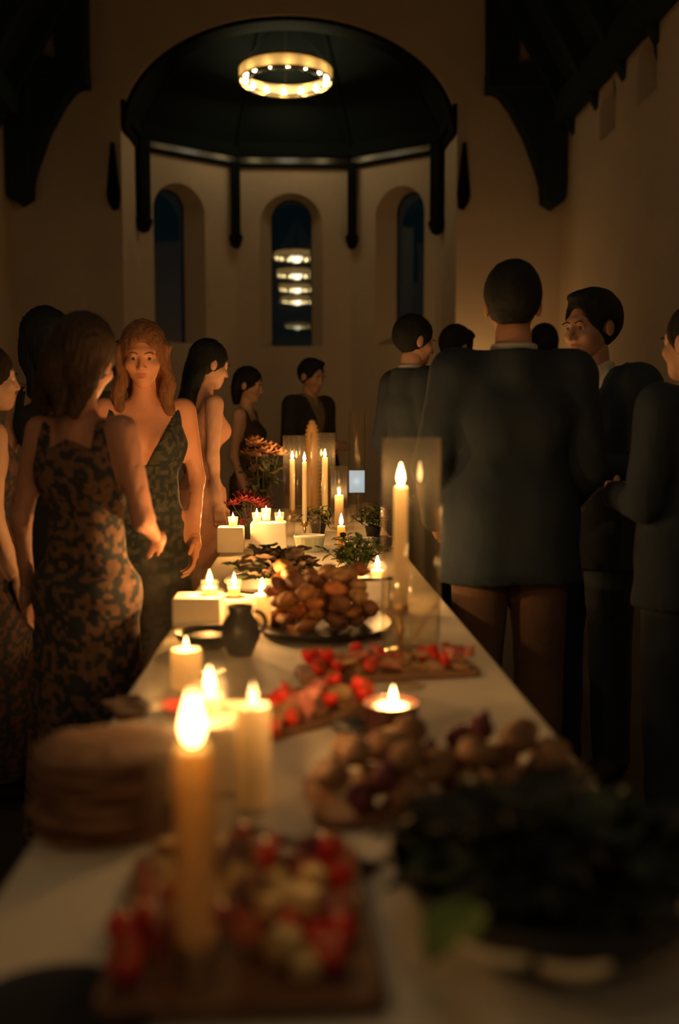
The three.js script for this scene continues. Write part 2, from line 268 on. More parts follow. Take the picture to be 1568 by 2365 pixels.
// ---------------------------------------------------------------- buffet table
const TX0 = -0.334, TX1 = 0.426, TZ0 = -0.42, TZ1 = -6.35, TXC = (TX0 + TX1) / 2;
{
  const t = thing('buffet_table', 'long narrow buffet table under the white cloth', 'table', [TXC, 0, (TZ0 + TZ1) / 2]);
  const L = TZ0 - TZ1, w = TX1 - TX0;
  mesh('tabletop', moved(new RoundedBoxGeometry(w - 0.03, 0.03, L - 0.03, 2, 0.006), 0, TOP - 0.021, 0), M.wood, t);
  for (const z of [-L / 2 + 0.2, -L / 6, L / 6, L / 2 - 0.2]) for (const x of [-0.3, 0.3]) mesh('leg', bar([x, 0, z], [x, TOP - 0.035, z], 0.018, 0.022), M.blackIron, t);
  // cloth: a top with softly rounded edge and a folded skirt
  const nx = 20, prof = [];
  const pts = []; const per = [];
  const hw = w / 2, hl = L / 2, N = 520;
  const along = (s) => { const P = 2 * (w + L); let d = s * P; if (d < w) return [-hw + d, hl, 0, 1]; d -= w; if (d < L) return [hw, hl - d, 1, 0]; d -= L; if (d < w) return [hw - d, -hl, 0, -1]; d -= w; return [-hw, -hl + d, -1, 0]; };
  const rows = [[-0.012, 0], [-0.004, -0.001], [0.0, -0.005], [0.002, -0.02], [0.006, -0.1], [0.012, -0.25], [0.018, -0.45], [0.022, -0.735]];
  const pos = [], idx = [], uv = [];
  for (let k = 0; k <= N; k++) { const [x, z, ox, oz] = along((k % N) / N), wob = Math.sin(k * 0.55) * 0.5 + Math.sin(k * 0.23 + 1) * 0.5;
    rows.forEach(([o, y], r) => { const f = Math.max(0, (-y - 0.03)) * 0.035 * wob; pos.push(x + ox * (o + f), TOP + y, z + oz * (o + f)); uv.push(k * 0.03, y); });
    if (k) for (let r = 0; r < rows.length - 1; r++) { const a = (k - 1) * rows.length + r, b = a + rows.length; idx.push(a, a + 1, b, b, a + 1, b + 1); } }
  const sk = new THREE.BufferGeometry(); sk.setAttribute('position', new THREE.Float32BufferAttribute(pos, 3)); sk.setAttribute('uv', new THREE.Float32BufferAttribute(uv, 2)); sk.setIndex(idx); sk.computeVertexNormals();
  const tp = new THREE.PlaneGeometry(w - 0.02, L - 0.02, 60, 400).rotateX(-Math.PI / 2); const p = tp.attributes.position;
  for (let i = 0; i < p.count; i++) { const x = p.getX(i), z = p.getZ(i); p.setY(i, TOP - 0.0005 - 0.0035 * Math.pow(noise(x * 5 + 3, 1, z * 4), 2)); tp.attributes.uv.setXY(i, x, z); }
  tp.computeVertexNormals();
  const c = thing('tablecloth', 'white linen tablecloth covering the long buffet table', 'tablecloth', [TXC, 0, (TZ0 + TZ1) / 2]);
  mesh('cloth_top', tp, M.linen, c); mesh('cloth_skirt', sk, M.linen, c);
}
// ---------------------------------------------------------------- candles
const flameGeo = lathe([[0.0005, 0], [0.0045, 0.003], [0.0075, 0.01], [0.0078, 0.016], [0.006, 0.026], [0.003, 0.036], [0.0004, 0.044]], 14);
function flame(parent, x, y, z, s, cd) {
  mesh('wick', bar([x, y - 0.004, z], [x + 0.001, y + 0.008, z], 0.0012, 0.001, 6), M.wick, parent);
  const f = mesh('flame', flameGeo, s < 0.8 ? M.smallFlame : M.flame, parent); f.position.set(x, y + 0.004, z); f.scale.setScalar(s); f.castShadow = false;
  const l = new THREE.PointLight(new THREE.Color().setRGB(1, 0.51, 0.165), cd); l.position.set(x, y + 0.004 + 0.018 * s, z); l.castShadow = true; l.shadow.radius = 0.4; parent.add(l);
}
function waxBody(r, h, taper = 1, dish = 0.003) { return lathe([[0.0004, 0], [r, 0], [r, h * 0.1], [r * (1 + taper) / 2, h * 0.6], [r * taper, h - 0.004], [r * taper - 0.003, h], [r * taper * 0.5, h - dish], [0.0004, h - dish]], 24); }
function hurricane(p, r, h, label) {
  const t = 0.0025, g = thing('hurricane_glass', label, 'glass cylinder', [p.x, TOP, p.z]);
  mesh('glass_wall', lathe([[r - t, 0.008], [r - t, h - 0.001], [r - t / 2, h], [r, h - 0.001], [r, 0.002], [r - 0.003, 0]], 48), M.glass, g);
  mesh('glass_foot', lathe([[0.0004, 0], [r - 0.003, 0], [r - t, 0.008], [0.0004, 0.008]], 48), M.glass, g);
  return g;
}
function taper(p, y0, r, h, label, wax, holder, cd = CANDLE, s = 1, drip) {
  const g = thing('taper_candle', label, 'candle', [p.x, y0, p.z]);
  mesh('wax', waxBody(r, h, 0.9), M[wax], g);
  if (drip) for (const [a, top, len, rad] of drip) { const gx = Math.cos(a) * r * 0.95, gz = Math.sin(a) * r * 0.95; const d = lathe([[0.0003, 0], [rad, rad], [rad * 0.9, len * 0.5], [rad * 0.6, len], [0.0003, len + rad]], 10); mesh('wax_drip', moved(d, gx, h - top - len, gz), M[wax], g); }
  flame(g, 0, h - 0.002, 0, s, cd);
  if (holder) {
    const hh = y0 - TOP - holder, k = thing('candlestick', `small brass candlestick holding the ${label.replace(/ (burning in|standing free) .*/, (m) => (m.includes('cocktail') ? ' by the cocktail glass' : ''))}`, 'candlestick', [p.x, TOP + holder, p.z]);
    mesh('foot', lathe([[0.0004, 0], [r + 0.012, 0], [r + 0.012, 0.004], [r * 0.6, 0.008], [0.0004, 0.008]], 24), M.brass, k);
    if (hh > 0.03) mesh('stem', lathe([[0.006, 0.007], [0.006, hh * 0.4], [0.011, hh * 0.5], [0.006, hh * 0.6], [0.008, hh - 0.006]], 16), M.brass, k);
    mesh('cup', lathe([[0.004, hh - 0.012], [r + 0.003, hh - 0.006], [r + 0.003, hh + 0.014], [r + 0.0008, hh + 0.014], [r + 0.0008, hh - 0.001], [0.0004, hh - 0.001]], 24), M.brass, k);
  }
  return g;
}
function pillar(p, y0, r, h, label, cd, s = 0.7, wax = 'ivoryWax') {
  const g = thing('pillar_candle', label, 'candle', [p.x, y0, p.z]);
  mesh('wax', lathe([[0.0004, 0], [r - 0.003, 0], [r, 0.004], [r, h - 0.004], [r - 0.003, h], [r * 0.8, h - 0.002], [r * 0.5, h - 0.005], [0.0004, h - 0.005]], 32), M[wax], g);
  flame(g, 0, h - 0.004, 0, s, cd); return g;
}
function votive(p, y0, r, h, label, cd, s = 0.75) {
  const g = thing('votive_candle', label, 'candle', [p.x, y0, p.z]);
  mesh('glass_cup', lathe([[0.0004, 0], [r, 0.001], [r + 0.003, h], [r + 0.001, h], [r - 0.002, 0.004], [0.0004, 0.004]], 24), M.glass, g);
  mesh('wax', lathe([[0.0004, 0.005], [r - 0.003, 0.005], [r - 0.002, h * 0.55], [0.0004, h * 0.55]], 24), M.ivoryWax, g);
  flame(g, 0, h * 0.55, 0, s, cd); return g;
}
{
  // near hurricane glass with the tall yellow candle
  const n = onTable(478, 2300); hurricane(n, 0.047, 0.43, 'tall clear glass cylinder round the yellow candle near the fruit board');
  const nc = V3(n.x - 0.010, 0, n.z); taper(nc, 0.792, 0.0165, 0.188, 'tall yellow taper candle with wax runs burning in a glass cylinder', 'amberWax', 0.008, CANDLE * 0.06, 1.05, [[0.2, 0.02, 0.085, 0.006], [-0.5, 0.03, 0.1, 0.005], [2.6, 0.01, 0.04, 0.004]]);
  // right hurricane
  const h2 = onTable(948, 1512); hurricane(h2, 0.066, 0.487, 'tall clear glass cylinder round the ivory candle beside the dark-suited man');
  taper(V3(h2.x - 0.024, 0, h2.z), 0.85, 0.0165, 0.28, 'ivory taper candle burning in the glass cylinder beside the stemmed cocktail glass', 'ivoryWax', 0.008, CANDLE * 0.8, 1.15);
  // far group
  const ha = at(680, 1100, 5.45), hb = at(746, 1100, 5.3), hc = at(783, 1100, 5.0);
  hurricane(ha, 0.063, 0.47, 'left one of two tall glass cylinders at the far table end'); taper(V3(ha.x - 0.012, 0, ha.z), 0.80, 0.014, 0.29, 'ivory taper candle inside the left far glass cylinder', 'ivoryWax', 0.008);
  hurricane(hb, 0.066, 0.485, 'right one of two tall glass cylinders at the far table end'); taper(V3(hb.x + 0.01, 0, hb.z), 0.80, 0.016, 0.305, 'thick ivory taper candle inside the right far glass cylinder', 'ivoryWax', 0.008);
  hurricane(hc, 0.042, 0.32, 'short narrow glass cylinder in front of the far tall ones'); pillar(hc, TOP + 0.008, 0.022, 0.165, 'pillar candle inside the short narrow glass cylinder', CANDLE * 0.8, 0.9);
  const hd = at(703, 1100, 4.75); taper(hd, 0.80, 0.012, 0.30, 'slim ivory taper candle standing free before the far glass cylinders', 'ivoryWax', 0.0005, CANDLE * 0.8);
  const e = onTable(788, 1312); taper(e, TOP + 0.03, 0.0155, 0.125, 'short yellow taper candle beside the green foliage and riser', 'amberWax', 0.0005, CANDLE, 1.0);
  // pillar candles
  pillar(onTable(431, 1588), TOP, 0.031, 0.077, 'squat ivory pillar candle beside the dark jug', CANDLE * 0.35, 0.6);
  pillar(onTable(586, 1852), TOP, 0.0235, 0.135, 'slim tall ivory pillar candle beside the white riser box', CANDLE * 0.3, 0.7);
  pillar(onTable(606, 1452), TOP, 0.022, 0.088, 'small ivory pillar candle behind the dark jug beside the roast platter', CANDLE * 1.3, 0.95);
}
// white riser boxes with votives on them
function riser(px0, px1, pyBottom, h, depth, label) {
  const a = onTable(px0, pyBottom), b = onTable(px1, pyBottom), w = b.x - a.x;
  const g = single('riser_box', moved(new RoundedBoxGeometry(w, h, depth, 3, 0.008), 0, h / 2, -depth / 2), M.white, label, 'riser box', [(a.x + b.x) / 2, TOP, a.z]);
  return { x: (a.x + b.x) / 2, z: a.z - depth / 2, y: TOP + h, w };
}
{
  const a = riser(312, 560, 1840, 0.094, 0.15, 'large white riser box beside the flatbread stack');
  votive(V3(onTable(478, 1660, a.y).x, 0, a.z - 0.02), a.y, 0.02, 0.04, 'small glass votive candle on the large riser box', CANDLE * 0.6, 0.9);
  single('chilli_relish_dish', lathe([[0.0004, 0], [0.022, 0.001], [0.03, 0.016], [0.027, 0.016], [0.02, 0.006], [0.0004, 0.006]], 24), new THREE.MeshStandardMaterial({ color: 0x8a1408, roughness: 0.4 }), 'small red dish on the large white riser box', 'dish', [onTable(422, 1640, a.y).x, a.y, a.z + 0.005]);
  const b = riser(396, 512, 1455, 0.08, 0.11, 'white riser box behind the dark bowl and squat candle');
  votive(V3(onTable(470, 1400, b.y).x, 0, b.z), b.y, 0.02, 0.036, 'glass votive candle on the riser box behind the squat candle', CANDLE * 2.0, 0.95);
  const c = riser(578, 662, 1272, 0.115, 0.12, 'tall white riser box beside the ribbed pale bowl');
  votive(V3(c.x - 0.05, 0, c.z + 0.01), c.y, 0.019, 0.04, 'glass votive candle at the left edge of the tall riser box', CANDLE * 1.5);
  votive(V3(c.x - 0.012, 0, c.z - 0.03), c.y, 0.019, 0.055, 'taller glass votive candle at the back of the tall riser box', CANDLE * 1.5);
  votive(V3(c.x + 0.045, 0, c.z), c.y, 0.019, 0.04, 'glass votive candle at the right edge of the tall riser box', CANDLE * 0.4, 0.6);
  const d = riser(500, 562, 1278, 0.105, 0.1, 'narrow white riser box beside the tall white one');
  votive(V3(d.x + 0.01, 0, d.z), d.y, 0.019, 0.04, 'glass votive candle on the narrow white riser box', CANDLE * 2.4);
  votive(onTable(541, 1378), TOP, 0.02, 0.05, 'glass votive candle on the cloth beside the herb platter', CANDLE * 3.2, 1.0);
  const e = riser(812, 902, 1408, 0.08, 0.12, 'brightly lit white riser box with tongs lying on it');
  votive(V3(onTable(876, 1340, e.y).x, 0, e.z - 0.03), e.y, 0.02, 0.034, 'glass votive candle on the riser box with tongs', CANDLE * 0.9, 0.85);
  // tongs on the riser
  const tg = thing('serving_tongs', 'thin steel serving tongs lying on the brightly lit riser box', 'tongs', [e.x, e.y + 0.003, e.z + 0.045], 0.12);
  for (const s of [-1, 1]) mesh('tong_arm', bar([-0.06, 0.001, s * 0.004], [0.075, 0.001, s * 0.011], 0.003, 0.004, 8), M.blackIron, tg);
  mesh('tong_hinge', moved(new THREE.SphereGeometry(0.006, 10, 8), -0.06, 0.003, 0), M.blackIron, tg);
}
// candelabrum standing behind the tall man, near the arch wall
{
  const g = thing('floor_candelabrum', 'tall iron floor candelabrum by the arch wall behind the guests', 'candelabrum', [1.98, 0, -11.5]);
  mesh('foot', lathe([[0.0004, 0], [0.16, 0], [0.16, 0.015], [0.03, 0.04], [0.0004, 0.04]], 28), M.blackIron, g);
  mesh('pole', bar([0, 0.03, 0], [0, 1.6, 0], 0.014, 0.011, 12), M.blackIron, g);
  for (const a of [0.3, 2.4, 4.5]) {
    const x = Math.cos(a) * 0.13, z = Math.sin(a) * 0.13, arm = mesh('arm', mergeGeometries([bar([0, 1.5, 0], [x, 1.56, z], 0.008), lathe([[0.0004, 1.555], [0.03, 1.56], [0.032, 1.575], [0.014, 1.565]], 16).translate(x, 0, z)].map((q) => q.toNonIndexed())), M.blackIron, g);
    const c = mesh('candle', moved(waxBody(0.013, 0.2, 0.9), x, 1.566, z), M.ivoryWax, g);
    flame(g, x, 1.764, z, 1, CANDLE * 1.3);
  }
}
// dark cup candle
{
  const p = onTable(902, 1704), g = thing('cup_candle', 'wide candle in a dark tumbler with a glowing wax pool', 'candle', [p.x, TOP, p.z]);
  mesh('tumbler', lathe([[0.0004, 0], [0.04, 0], [0.043, 0.004], [0.046, 0.06], [0.0435, 0.06], [0.041, 0.008], [0.0004, 0.008]], 40), new THREE.MeshPhysicalMaterial({ color: new THREE.Color().setRGB(0.05, 0.015, 0.012), roughness: 0.25, name: 'dark tumbler glass' }), g);
  mesh('wax', lathe([[0.0004, 0.009], [0.041, 0.009], [0.0428, 0.054], [0.02, 0.053], [0.0004, 0.053]], 40), M.ivoryWax, g);
  flame(g, 0.004, 0.053, 0, 0.7, CANDLE * 0.5);
}
// stemmed cocktail glass
{
  const p = onTable(938, 1580), g = thing('cocktail_glass', 'clear stemmed cocktail glass standing before the right glass cylinder', 'glass', [p.x, TOP, p.z + 0.02]);
  mesh('bowl', lathe([[0.0012, 0.088], [0.02, 0.105], [0.062, 0.17], [0.0635, 0.17], [0.021, 0.102], [0.004, 0.084]], 40), M.glass, g);
  mesh('stem', lathe([[0.004, 0.084], [0.0032, 0.06], [0.0032, 0.02], [0.006, 0.006]], 16), M.glass, g);
  mesh('foot', lathe([[0.006, 0.006], [0.03, 0.003], [0.036, 0.0015], [0.036, 0], [0.0004, 0]], 32), M.glass, g);
}
// ---------------------------------------------------------------- dishes, jugs, vases, screen
{
  const jp = onTable(556, 1512);
  const j = thing('dark_jug', 'dark earthenware jug standing between the pillar candles', 'jug', [jp.x, TOP, jp.z], 0.4);
  mesh('jug_body', lathe([[0.0004, 0], [0.026, 0], [0.03, 0.006], [0.044, 0.04], [0.04, 0.075], [0.026, 0.095], [0.03, 0.112], [0.027, 0.112], [0.023, 0.096], [0.0004, 0.09]], 32), M.blackware, j);
  mesh('jug_handle', new THREE.TorusGeometry(0.026, 0.005, 8, 20, Math.PI).rotateZ(-Math.PI / 2).translate(0.034, 0.07, 0), M.blackware, j);
  const bp = onTable(478, 1492); const bo = thing('dark_bowl', 'shallow dark bowl in front of the left riser box', 'bowl', [bp.x, TOP, bp.z]);
  mesh('bowl_shell', lathe([[0.0004, 0], [0.04, 0], [0.07, 0.02], [0.078, 0.036], [0.074, 0.036], [0.065, 0.022], [0.0004, 0.008]], 36), M.blackware, bo);
  mesh('olive_tapenade', lathe([[0.062, 0.02], [0.04, 0.027], [0.0004, 0.03]], 24), new THREE.MeshStandardMaterial({ color: 0x1c150c, roughness: 0.5 }), bo);
  const sp = onTable(482, 1556); single('saucer', lathe([[0.0004, 0], [0.02, 0], [0.034, 0.006], [0.033, 0.008], [0.02, 0.003], [0.0004, 0.003]], 28), M.porcelain, 'small white saucer beside the squat ivory candle', 'saucer', [sp.x, TOP, sp.z]);
  // ribbed pale bowl
  const rb = onTable(715, 1274); const rg = new THREE.CylinderGeometry(0.064, 0.052, 0.062, 60, 6, false); { const q = rg.attributes.position; for (let i = 0; i < q.count; i++) { const x = q.getX(i), z = q.getZ(i), a = Math.atan2(z, x), r = Math.hypot(x, z); if (r > 0.03) { const k = 1 + 0.03 * Math.cos(a * 20); q.setX(i, x * k); q.setZ(i, z * k); } } rg.computeVertexNormals(); rg.translate(0, 0.031, 0); }
  const rbo = thing('ribbed_bowl', 'pale green ribbed bowl beside the tall white riser box', 'bowl', [rb.x, TOP, rb.z - 0.03]); mesh('bowl_body', rg, new THREE.MeshStandardMaterial({ color: new THREE.Color().setRGB(0.55, 0.62, 0.45), roughness: 0.3 }), rbo);
  mesh('bowl_rim', new THREE.TorusGeometry(0.064, 0.004, 8, 40).rotateX(Math.PI / 2).translate(0, 0.062, 0), M.porcelain, rbo);
  const wb = onTable(842, 1266); single('white_bowl', lathe([[0.0004, 0], [0.02, 0], [0.024, 0.006], [0.044, 0.045], [0.041, 0.045], [0.02, 0.01], [0.0004, 0.009]], 30), M.porcelain, 'small white porcelain bowl behind the green foliage', 'bowl', [wb.x, TOP, wb.z]);
  const kb = onTable(884, 1272); single('black_bowl', lathe([[0.0004, 0], [0.024, 0], [0.04, 0.03], [0.043, 0.06], [0.04, 0.06], [0.03, 0.02], [0.0004, 0.01]], 30), M.blackware, 'small black bowl beside the white porcelain bowl', 'bowl', [kb.x, TOP, kb.z]);
  // amber ribbed vase at the far end
  const rv = at(721, 1100, 5.9); const pts = [[0.0004, 0], [0.05, 0]]; for (let k = 0; k <= 44; k++) { const y = 0.01 + k * 0.0125, w = 0.055 * Math.sin(Math.min(1, 0.55 + (1 - k / 44) * 0.6) * 1.57) * (k > 36 ? Math.sqrt(Math.max(0.05, 1 - ((k - 36) / 8.2) ** 2)) : 1); pts.push([w * (k % 2 ? 1 : 0.74), y]); } pts.push([0.0004, 0.56]);
  single('ribbed_vase', lathe(pts, 36), new THREE.MeshPhysicalMaterial({ color: new THREE.Color().setRGB(0.5, 0.3, 0.13), roughness: 0.25 }), 'tall ribbed amber vase rising behind the far candles', 'vase', [rv.x, TOP, rv.z]);
  // tall dark empty cylinder vase
  const tv = at(825, 1100, 6.05); single('cylinder_vase', lathe([[0.0004, 0], [0.055, 0], [0.055, 0.62], [0.052, 0.62], [0.052, 0.01], [0.0004, 0.01]], 36), M.glass, 'tall empty clear vase at the far table end', 'vase', [tv.x, TOP, tv.z]);
  // tablet
  const tb = at(824, 1112, 5.7), td = thing('tablet', 'small lit bluish tablet screen standing on the far table', 'tablet', [tb.x, TOP, tb.z], 0.0);
  const by = tb.y - TOP; mesh('tablet_body', moved(new RoundedBoxGeometry(0.098, 0.138, 0.008, 2, 0.003), 0, by, 0), M.blackware, td);
  mesh('screen', moved(new THREE.BoxGeometry(0.088, 0.126, 0.001), 0, by, 0.0046), M.screen, td);
  mesh('stand', mergeGeometries([bar([0, 0, -0.04], [0, by, -0.006], 0.004), bar([0, 0, 0.03], [0, by - 0.06, 0], 0.004), moved(new THREE.BoxGeometry(0.07, 0.006, 0.09), 0, 0.003, 0)].map((g) => g.toNonIndexed())), M.blackIron, td);
  const sl = new THREE.PointLight(new THREE.Color().setRGB(0.6, 0.8, 0.9), 0.004); sl.position.set(0, by, 0.03); sl.castShadow = true; td.add(sl);
  // drinking glasses near the far end
  const gl = lathe([[0.0004, 0], [0.026, 0], [0.031, 0.1], [0.0295, 0.1], [0.024, 0.008], [0.0004, 0.008]], 24);
  const spots = [[640, 1215, 4.9], [655, 1215, 5.05], [668, 1222, 4.7], [820, 1200, 5.35], [806, 1215, 5.0], [848, 1195, 5.5], [727, 1218, 4.7]];
  spots.forEach(([px, py, d]) => { const q = at(px, py, d); single('tumbler_glass', gl, M.glass, 'clear drinking tumbler among the far candles', 'glass', [q.x, TOP, q.z], 0, 'tumblers at the far end of the table'); });
  // black plate at the near left corner
  const pp = onTable(140, 2385); single('black_plate', lathe([[0.0004, 0], [0.055, 0], [0.085, 0.012], [0.084, 0.015], [0.055, 0.005], [0.0004, 0.004]], 40), M.blackware, 'black plate lying beside the fruit board', 'plate', [pp.x - 0.01, TOP, pp.z]);
  // napkin
  const np = onTable(305, 1640); const ng = new THREE.BoxGeometry(0.075, 0.006, 0.12, 20, 1, 24); rough(ng, 0.003, 40); single('napkin', moved(ng, 0, 0.0065, 0), new THREE.MeshStandardMaterial({ color: 0x4a3020, roughness: 0.95 }), 'crumpled brown napkin lying near the table edge', 'napkin', [np.x - 0.005, TOP, np.z], 0.5);
  // dark dish next to cup candle
  const dp = onTable(822, 1692); single('dark_dish', lathe([[0.0004, 0], [0.022, 0], [0.036, 0.014], [0.033, 0.016], [0.02, 0.006], [0.0004, 0.005]], 28), M.blackware, 'small black dipping dish touching the dark tumbler candle', 'dish', [dp.x - 0.008, TOP, dp.z]);
  // long black tongs near the fruit board
  const a = onTable(545, 1928, 0.755), b = onTable(866, 2012, 0.755), mid = a.clone().add(b).multiplyScalar(0.5), ang = Math.atan2(-(b.z - a.z), b.x - a.x), Lh = a.distanceTo(b) / 2;
  const tg = thing('salad_tongs', 'long black serving tongs lying on the cloth behind the fruit board', 'tongs', [mid.x, TOP + 0.001, mid.z], ang);
  for (const s of [-1, 1]) { const g = new RoundedBoxGeometry(Lh * 2, 0.006, 0.014, 2, 0.002); g.translate(0, 0, 0); g.rotateY(s * 0.07); g.translate(0, 0.003, s * 0.018 - 0.0); mesh('tong_arm', g, M.blackware, tg); }
  mesh('tong_hinge', moved(new THREE.CylinderGeometry(0.007, 0.007, 0.03, 12).rotateX(Math.PI / 2), -Lh + 0.004, 0.003, 0), M.blackware, tg);
}
// ---------------------------------------------------------------- food
function boardGeo(w, l, t, r) { const s = new THREE.Shape(); s.moveTo(-w / 2 + r, -l / 2); s.lineTo(w / 2 - r, -l / 2); s.quadraticCurveTo(w / 2, -l / 2, w / 2, -l / 2 + r); s.lineTo(w / 2, l / 2 - r); s.quadraticCurveTo(w / 2, l / 2, w / 2 - r, l / 2); s.lineTo(-w / 2 + r, l / 2); s.quadraticCurveTo(-w / 2, l / 2, -w / 2, l / 2 - r); s.lineTo(-w / 2, -l / 2 + r); s.quadraticCurveTo(-w / 2, -l / 2, -w / 2 + r, -l / 2); const g = new THREE.ExtrudeGeometry(s, { depth: t - 0.006, bevelEnabled: true, bevelSize: 0.003, bevelThickness: 0.003, bevelSegments: 2 }); g.rotateX(-Math.PI / 2); g.translate(0, 0.003, 0); return g; }
const straw = (() => {
  const out = [], calyx = [];
  for (let k = 0; k < 6; k++) { const a = k / 6 * 6.283; const g = new THREE.BufferGeometry(); const c = Math.cos(a), s = Math.sin(a), p = [0, 0.0285, 0, c * 0.006 - s * 0.003, 0.029, s * 0.006 + c * 0.003, c * 0.014, 0.026, s * 0.014, c * 0.006 + s * 0.003, 0.029, s * 0.006 - c * 0.003]; g.setAttribute('position', new THREE.Float32BufferAttribute(p, 3)); g.setIndex([0, 1, 2, 0, 2, 3]); g.computeVertexNormals(); calyx.push(g); }
  calyx.push(bar([0, 0.027, 0], [0.002, 0.036, 0], 0.001, 0.001, 5)); calyx[6].deleteAttribute('uv');
  return { body: lathe([[0.0004, 0], [0.005, 0.003], [0.0105, 0.012], [0.0135, 0.021], [0.0125, 0.026], [0.006, 0.029], [0.0004, 0.028]], 14), calyx: mergeGeometries(calyx.map((g) => (g.index ? g.toNonIndexed() : g))) };
})();
const smoothIco = (r, sx, sy, sz, amp, fr, off) => { const b = new THREE.SphereGeometry(r, 18, 12); b.scale(sx, sy, sz); b.computeVertexNormals(); rough(b, amp, fr, off); return b; };
const potatoes = [0, 1, 2, 3, 4].map((k) => tint(smoothIco(0.026, 1.1 + 0.3 * (k % 3), 0.78, 0.95 + 0.15 * (k % 2), 0.006, 45, k * 5), (x, y, z) => mixc([[0.55, 0.25, 0.07], [0.60, 0.20, 0.05], [0.32, 0.15, 0.06], [0.50, 0.30, 0.12], [0.20, 0.09, 0.04]][k], [0.16, 0.06, 0.02], noise(x * 70 + k, y * 70, z * 70))));
const rolls = [0, 1, 2].map((k) => tint(smoothIco(0.034, 1.15, 0.8, 0.95, 0.003, 40, k * 7), (x, y, z) => mixc([0.36, 0.20, 0.09], [0.16, 0.07, 0.03], noise(x * 50 + k, y * 50, z * 50))));
const figs = [0, 1].map((k) => tint(lathe([[0.0004, 0], [0.012, 0.003], [0.02, 0.014], [0.018, 0.026], [0.008, 0.036], [0.002, 0.046], [0.0004, 0.046]], 14), (x, y, z) => mixc([0.16, 0.03, 0.03], [0.09, 0.02, 0.04], noise(x * 90 + k, y * 60, z * 90))));
const cheeses = [0, 1].map((k) => tint(rough(new RoundedBoxGeometry(0.026, 0.02, 0.024, 3, 0.003), 0.0008, 90, k), (x, y, z) => mixc([0.72, 0.52, 0.24], [0.62, 0.42, 0.16], noise(x * 60, y * 60 + k, z * 60))));
const crackers = tint(rough(new THREE.CylinderGeometry(0.023, 0.023, 0.005, 24, 1), 0.0006, 120), (x, y, z) => mixc([0.5, 0.3, 0.13], [0.3, 0.16, 0.06], noise(x * 120, y * 20, z * 120)));
function hamGeo(k) { const g = new THREE.PlaneGeometry(0.07, 0.035, 24, 6), p = g.attributes.position; for (let i = 0; i < p.count; i++) { const x = p.getX(i), v = p.getY(i) / 0.035 + 0.5, a = x * 160 + k; p.setXYZ(i, x * 0.6 + Math.cos(a) * 0.006, 0.002 + v * 0.022, Math.sin(a) * 0.009 * (0.4 + v)); } g.computeVertexNormals(); return tint(g, (x, y, z) => mixc([0.50, 0.14, 0.10], [0.62, 0.34, 0.26], noise(x * 200, y * 100, z * 200) * noise(x * 60, y * 90, k))); }
const hams = [0, 1.7].map(hamGeo); const meatMat = new THREE.MeshStandardMaterial({ vertexColors: true, roughness: 0.6, side: THREE.DoubleSide, name: 'cured meat' });
const protos = {
  strawberry: () => { const g = new THREE.Group(); mesh('berry', straw.body, M.strawberry, g); mesh('calyx', straw.calyx, M.leaf, g); return g; },
};
function put(kind, geo, mat, label, category, group, x, y, z, rot, s = 1) {
  let o; if (kind === 'strawberry') { o = protos.strawberry(); shade(o); } else o = mesh(kind, geo, mat);
  o.name = numbered(kind); o.userData = { label, category, group }; o.position.set(x, y, z); o.rotation.set(...rot); o.scale.setScalar(s); scene.add(o); return o;
}
